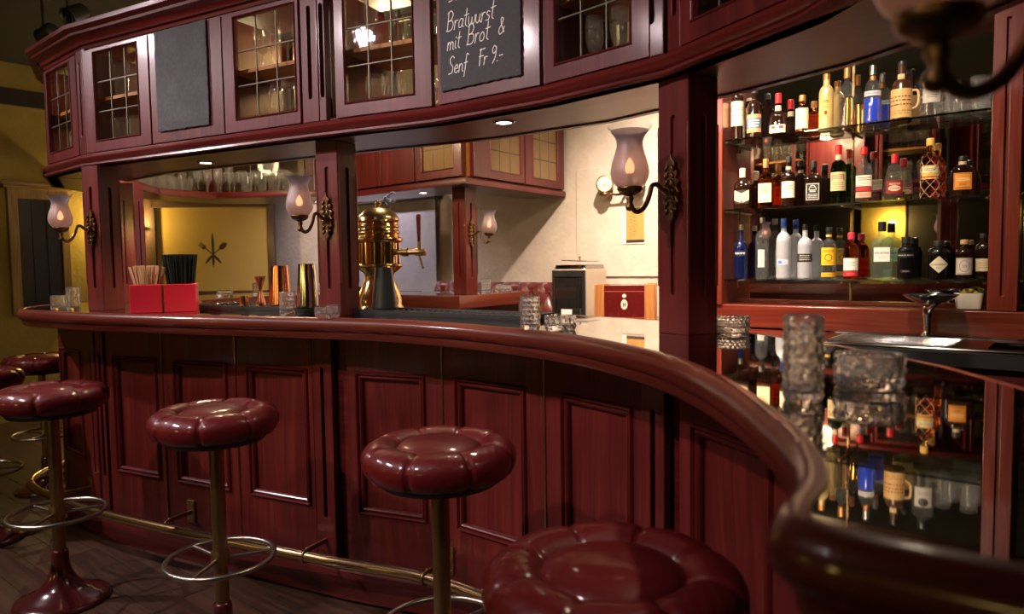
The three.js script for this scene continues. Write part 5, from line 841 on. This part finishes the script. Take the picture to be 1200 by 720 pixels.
{
  const sh = (name, label, cat, x, z, prof, mat, y = YM) => { const m = tag(obj(name, lathe(prof, 36), mat), label, cat); m.position.set(x, y, z); return m; };
  const inner = (p, t = 0.0015) => [...p, ...[...p].reverse().slice(0, -1).map(([r, y]) => [Math.max(0.0005, r - t), y + (y < 0.002 ? 0.003 : 0)]), [0.0005, 0.003]];
  const shaker = (r0, r1, h) => inner([[0.0005, 0], [r0 - 0.003, 0], [r0, 0.004], [r0 + 0.001, 0.012], [r1, h - 0.004], [r1 + 0.0015, h]]);
  sh('shaker_tin', 'copper shaker tin standing upside down on the mat', 'shaker', -2.66, -1.735, shaker(0.046, 0.036, 0.172), M.copper);
  sh('shaker_tin', 'steel shaker tin standing upside down on the mat', 'shaker', -2.44, -1.715, shaker(0.044, 0.034, 0.178), M.chrome);
  sh('jigger', 'copper hourglass jigger beside the copper shaker', 'jigger', -2.755, -1.70, curve2([[0.0005, 0], [0.020, 0.001], [0.021, 0.006], [0.008, 0.062], [0.007, 0.070], [0.022, 0.125], [0.0225, 0.128]], 40), M.copper);
  sh('measuring_cup', 'small brass cup at the foot of the jigger', 'cup', -2.80, -1.65, inner([[0.0005, 0], [0.019, 0], [0.0195, 0.003], [0.0205, 0.045]]), M.brassBright);
  const black = std(lin(0.014, 0.016, 0.015), { roughness: 0.32, clearcoat: 0.3 });
  sh('shaker_tin', 'matt black shaker tin in front of the brass beer tower', 'shaker', -2.06, -1.785, shaker(0.047, 0.032, 0.160), black);
  sh('small_flask', 'small black flask behind the pillar at the beer tower', 'flask', -2.395, -1.93, curve2([[0.0005, 0], [0.020, 0], [0.022, 0.004], [0.020, 0.03], [0.012, 0.055], [0.013, 0.075], [0.016, 0.092], [0.0005, 0.093]], 40), M.black, HC + 0.0006);
}
for (const [x, z, t] of [[-3.13, -1.66, 0.3], [-3.09, -1.70, 1.1], [-3.17, -1.71, 0.7]]) {
  const o = thing('bottle_opener', 'steel bottle opener lying on the end of the mat', 'bottle opener', [x, HC + 0.019, z], t, 'openers on the mat');
  obj('blade', [rbox(0.10, 0.003, 0.022, 0.001, 0, 0, 0), new THREE.TorusGeometry(0.016, 0.003, 8, 20).rotateX(PI / 2).translate(0.06, 0, 0)], M.steel, o);
}
{ // red boxes with stirrers and straws
  for (const [x, z, t, label] of [[-3.075, -1.375, 1.0, 'red metal box holding wooden stirrers'], [-3.005, -1.483, 1.0, 'red metal box holding black straws']]) {
    const o = thing('red_holder', label, 'holder', [x, HC + 0.0006, z], t); const w = 0.118, h = 0.112;
    obj('side', [[0, 1], [0, -1], [1, 0], [-1, 0]].map(([a, b]) => rbox(a ? 0.003 : w, h, a ? w : 0.003, 0.001, a * w / 2, h / 2, b * w / 2)), M.red, o); obj('bottom', box(w, 0.003, w, 0, 0.0015, 0), M.red, o); obj('rolled_rim', rectMoulding(-w / 2 - 0.002, w / 2 + 0.002, -w / 2 - 0.002, w / 2 + 0.002, halfRound(0.006, 0.004, 0, 4)).rotateX(-PI / 2).translate(0, h, 0), M.red, o);
  }
  const sg = rbox(0.006, 0.19, 0.0015, 0.0006, 0, 0.095, 0, 'y', 1), wg = new THREE.CylinderGeometry(0.0035, 0.0035, 0.235, 8, 1, true).translate(0, 0.1175, 0);
  const strawM = std(lin(0.010, 0.014, 0.013), { roughness: 0.35 });
  for (let k = 0; k < 56; k++) { const u = rr(-1, 1), v = rr(-1, 1), m = tag(obj('wooden_stirrer', sg, M.stick), 'pale wooden stirrer fanned in the red box', 'stirrer', 'stirrers in the red box'); m.position.set(-3.075 + u * 0.017, HC + 0.006, -1.375 + v * 0.017); m.rotation.set(v * 0.20, 0, -u * 0.24); m.rotateY(rr(0.6, 1.4)); }
  for (let k = 0; k < 84; k++) { const a = k * 2.4, r = Math.sqrt(k / 84), u = Math.cos(a) * r, v = Math.sin(a) * r, m = tag(obj('drinking_straw', wg, strawM), 'black drinking straw in the red box', 'straw', 'straws in the red box'); m.position.set(-3.005 + u * 0.040, HC + 0.006, -1.483 + v * 0.040); m.rotation.set(v * 0.12, 0, -u * 0.13); }
}
{ // brass beer tower
  const o = thing('beer_tower', 'polished brass beer tower with one tap beside the pillar', 'beer tower', [-2.225, HC, -1.905]);
  const P = [[0.0005, 0], [0.095, 0], [0.097, 0.006], [0.094, 0.016], [0.085, 0.024], [0.088, 0.040], [0.080, 0.075], [0.064, 0.115], [0.056, 0.135], [0.060, 0.150], [0.080, 0.165], [0.092, 0.176], [0.092, 0.184], [0.084, 0.188]];
  obj('foot', lathe(P, 48), M.brassBright, o);
  const ribs = []; const col = lathe([[0.080, 0.186], [0.080, 0.272]], 48); for (let k = 0; k < 12; k++) { const a = k * PI / 6; ribs.push(new THREE.CylinderGeometry(0.009, 0.009, 0.084, 12).translate(Math.sin(a) * 0.077, 0.229, Math.cos(a) * 0.077)); }
  obj('column', col, M.brassBright, o); obj('column_ribs', ribs, M.brassBright, o);
  obj('neck_rings', lathe(curve2([[0.080, 0.270], [0.093, 0.276], [0.094, 0.288], [0.082, 0.296], [0.080, 0.304], [0.086, 0.312], [0.080, 0.322], [0.078, 0.328], [0.083, 0.336], [0.078, 0.346], [0.080, 0.354], [0.084, 0.360]], 60), 48), M.brassBright, o);
  obj('dome', lathe(curve2([[0.084, 0.360], [0.080, 0.374], [0.062, 0.394], [0.038, 0.408], [0.016, 0.415], [0.010, 0.420], [0.015, 0.428], [0.012, 0.438], [0.0005, 0.442]], 40), 48), M.brass, o);
  const tp = obj('tap', [rod([0, 0, 0.07], [0, 0, 0.175], 0.011, 16), lathe([[0.016, -0.012], [0.017, 0.012]], 16).rotateX(PI / 2).translate(0, 0, 0.11), lathe([[0.015, -0.02], [0.015, 0.02], [0.0005, 0.02]], 16).rotateX(PI / 2).translate(0, 0, 0.175), rod([0, 0, 0.165], [0, -0.065, 0.185], 0.005, 10), rod([0, 0, 0.17], [0, 0.045, 0.17], 0.007, 12)], M.brassDull, o); tp.position.y = 0.232; tp.rotation.y = 2.05;
  const hd = obj('tap_handle', lathe(curve2([[0.0005, 0.042], [0.009, 0.043], [0.011, 0.06], [0.014, 0.11], [0.013, 0.148], [0.0005, 0.150]], 24), 20).scale(1, 1, 0.6).translate(0, 0, 0.17), M.woodIn, tp);
  const fl = thing('blue_posy', 'small blue flower stuck behind the top of the beer tower', 'flower', [-2.31, HC + 0.30, -2.03]);
  obj('vase', lathe([[0.0005, 0], [0.012, 0], [0.014, 0.10], [0.0005, 0.10]], 14), std(lin(0.02, 0.04, 0.16), { roughness: 0.3 }), fl);
  const pet = []; for (let k = 0; k < 22; k++) pet.push(new THREE.SphereGeometry(0.009, 8, 6).scale(1, 0.5, 0.8).rotateZ(rr(-1, 1)).translate(rr(-.024, .024), 0.11 + rr(0, 0.05), rr(-.024, .024))); obj('petals', pet, std(lin(0.20, 0.26, 0.50), { roughness: 0.6 }), fl);
  fl.position.y = HC; obj('vase_stem', lathe([[0.0005, 0.0], [0.02, 0.0], [0.02, 0.006], [0.007, 0.012], [0.006, 0.32], [0.012, 0.33]], 16), M.brassDull, fl); for (const c of fl.children) if (c.name !== 'vase_stem') c.position.y = 0.325;
}

// ---------------------------------------------------------------- lamps of the room
function fixture(name, label, cat, [x, y, z, tg, col, I, ang], lens = 1) {
  const o = thing(name, label, cat, [x, y, z]); const dir = V(tg[0] - x, tg[1] - y, tg[2] - z).normalize(), q = new THREE.Quaternion().setFromUnitVectors(V(0, 0, 1), dir);
  const can = obj('lamp_can', lathe([[0.0005, -0.13], [0.035, -0.13], [0.05, -0.11], [0.055, 0.0], [0.058, 0.004], [0.052, 0.004], [0.048, -0.02], [0.0005, -0.02]], 28).rotateX(PI / 2), M.black, o); can.quaternion.copy(q);
  obj('lens', new THREE.CylinderGeometry(0.047, 0.047, 0.004, 28).rotateX(PI / 2).translate(0, 0, -0.012), glow(...col, 2.5 * lens), can);
  obj('yoke', [rod([0, 0.02, 0], [0, CEIL - y, 0], 0.008, 10), new THREE.TorusGeometry(0.062, 0.006, 8, 20, PI).translate(0, -0.04, 0)], M.black, o);
  obj('ceiling_plate', new THREE.CylinderGeometry(0.05, 0.05, 0.02, 24).translate(0, CEIL - y - 0.01, 0), M.black, o);
  if (I) { const l = new THREE.SpotLight(lin(...col), I, 0, ang, 0.8); l.castShadow = true; l.shadow.radius = 2.2; l.position.copy(dir.clone().multiplyScalar(0.006)); l.target.position.copy(dir); o.add(l, l.target); }
}
['black ceiling spot aimed at the rounded bar end', 'black ceiling spot aimed at the slate boards', 'black ceiling spot aimed at the bend of the bar', 'black ceiling spot washing the far wall above the bench'].forEach((t, i) => fixture('ceiling_spot', t, 'spotlight', SPOTS[i]));
['black ceiling spot inside the bar aimed at the cream wall', 'black ceiling spot inside the bar aimed at the bottles'].forEach((t, i) => fixture('ceiling_spot', t, 'spotlight', WORK[i]));
for (const [px, pz, label] of [[-1.45, -2.30, 'added opal glass globe pendant over the middle of the bar'], [-2.40, -2.17, 'added opal glass globe pendant between the middle and the rounded end of the bar'], [-3.62, -2.15, 'added opal glass globe pendant inside the rounded end of the bar']]) { // added to light cabinets and shelf glasses, hidden by the canopy from the guests' side
  const o = thing('added_pendant', label, 'added pendant lamp', [px, 2.19, pz]);
  obj('globe', new THREE.SphereGeometry(0.06, 28, 20), glow(1, 0.74, 0.44, 4), o); obj('cord', rod([0, 0.08, 0], [0, CEIL - 2.19, 0], 0.004, 8), M.black, o); obj('ceiling_rose', new THREE.CylinderGeometry(0.05, 0.05, 0.02, 24).translate(0, CEIL - 2.20, 0), M.black, o);
  const l = new THREE.PointLight(lin(1, 0.74, 0.42), 2.4); l.castShadow = true; l.shadow.radius = 4; o.add(l);
}
fixture('ceiling_spot', 'unlit black ceiling spot above the canopy corner', 'spotlight', [-4.82, 2.80, -1.76, [-4.4, 1.6, 0], [0, 0, 0], 0, 1], 0);
fixture('ceiling_spot', 'unlit black ceiling spot hanging low beyond the canopy corner', 'spotlight', [-5.28, 2.78, -1.78, [-6.6, 2.5, -1.6], [0, 0, 0], 0, 1], 0);
for (const [x, y, z, t, I, label] of [[-7.08, 1.72, -2.98, PI / 2, 2.6, 'small amber wall lamp on the yellow wall beyond the rounded bar end'], [-2.40, 1.80, 4.70, PI, 3, 'small amber wall lamp on a yellow panel opposite the bar'], [-6.0, 1.80, 4.70, PI, 1.6, 'small amber wall lamp on the far yellow panel opposite the bar'], [0.2, 1.80, 4.70, PI, 1.2, 'small amber wall lamp on the near yellow panel opposite the bar']]) {
  const o = thing('wall_lamp', label, 'wall lamp', [x, y, z], t);
  obj('holder', rbox(0.08, 0.12, 0.02, 0.006, 0, 0, -0.07), M.brassDull, o); obj('bracket', rod([0, -0.04, -0.06], [0, -0.04, 0], 0.008, 10), M.brassDull, o);
  obj('bulb', new THREE.SphereGeometry(0.03, 18, 12), glow(1, 0.70, 0.20, 14), o);
  const l = new THREE.PointLight(lin(1, 0.70, 0.22), I); l.castShadow = true; l.shadow.radius = 1; o.add(l);
}
renderer.render(scene, camera);
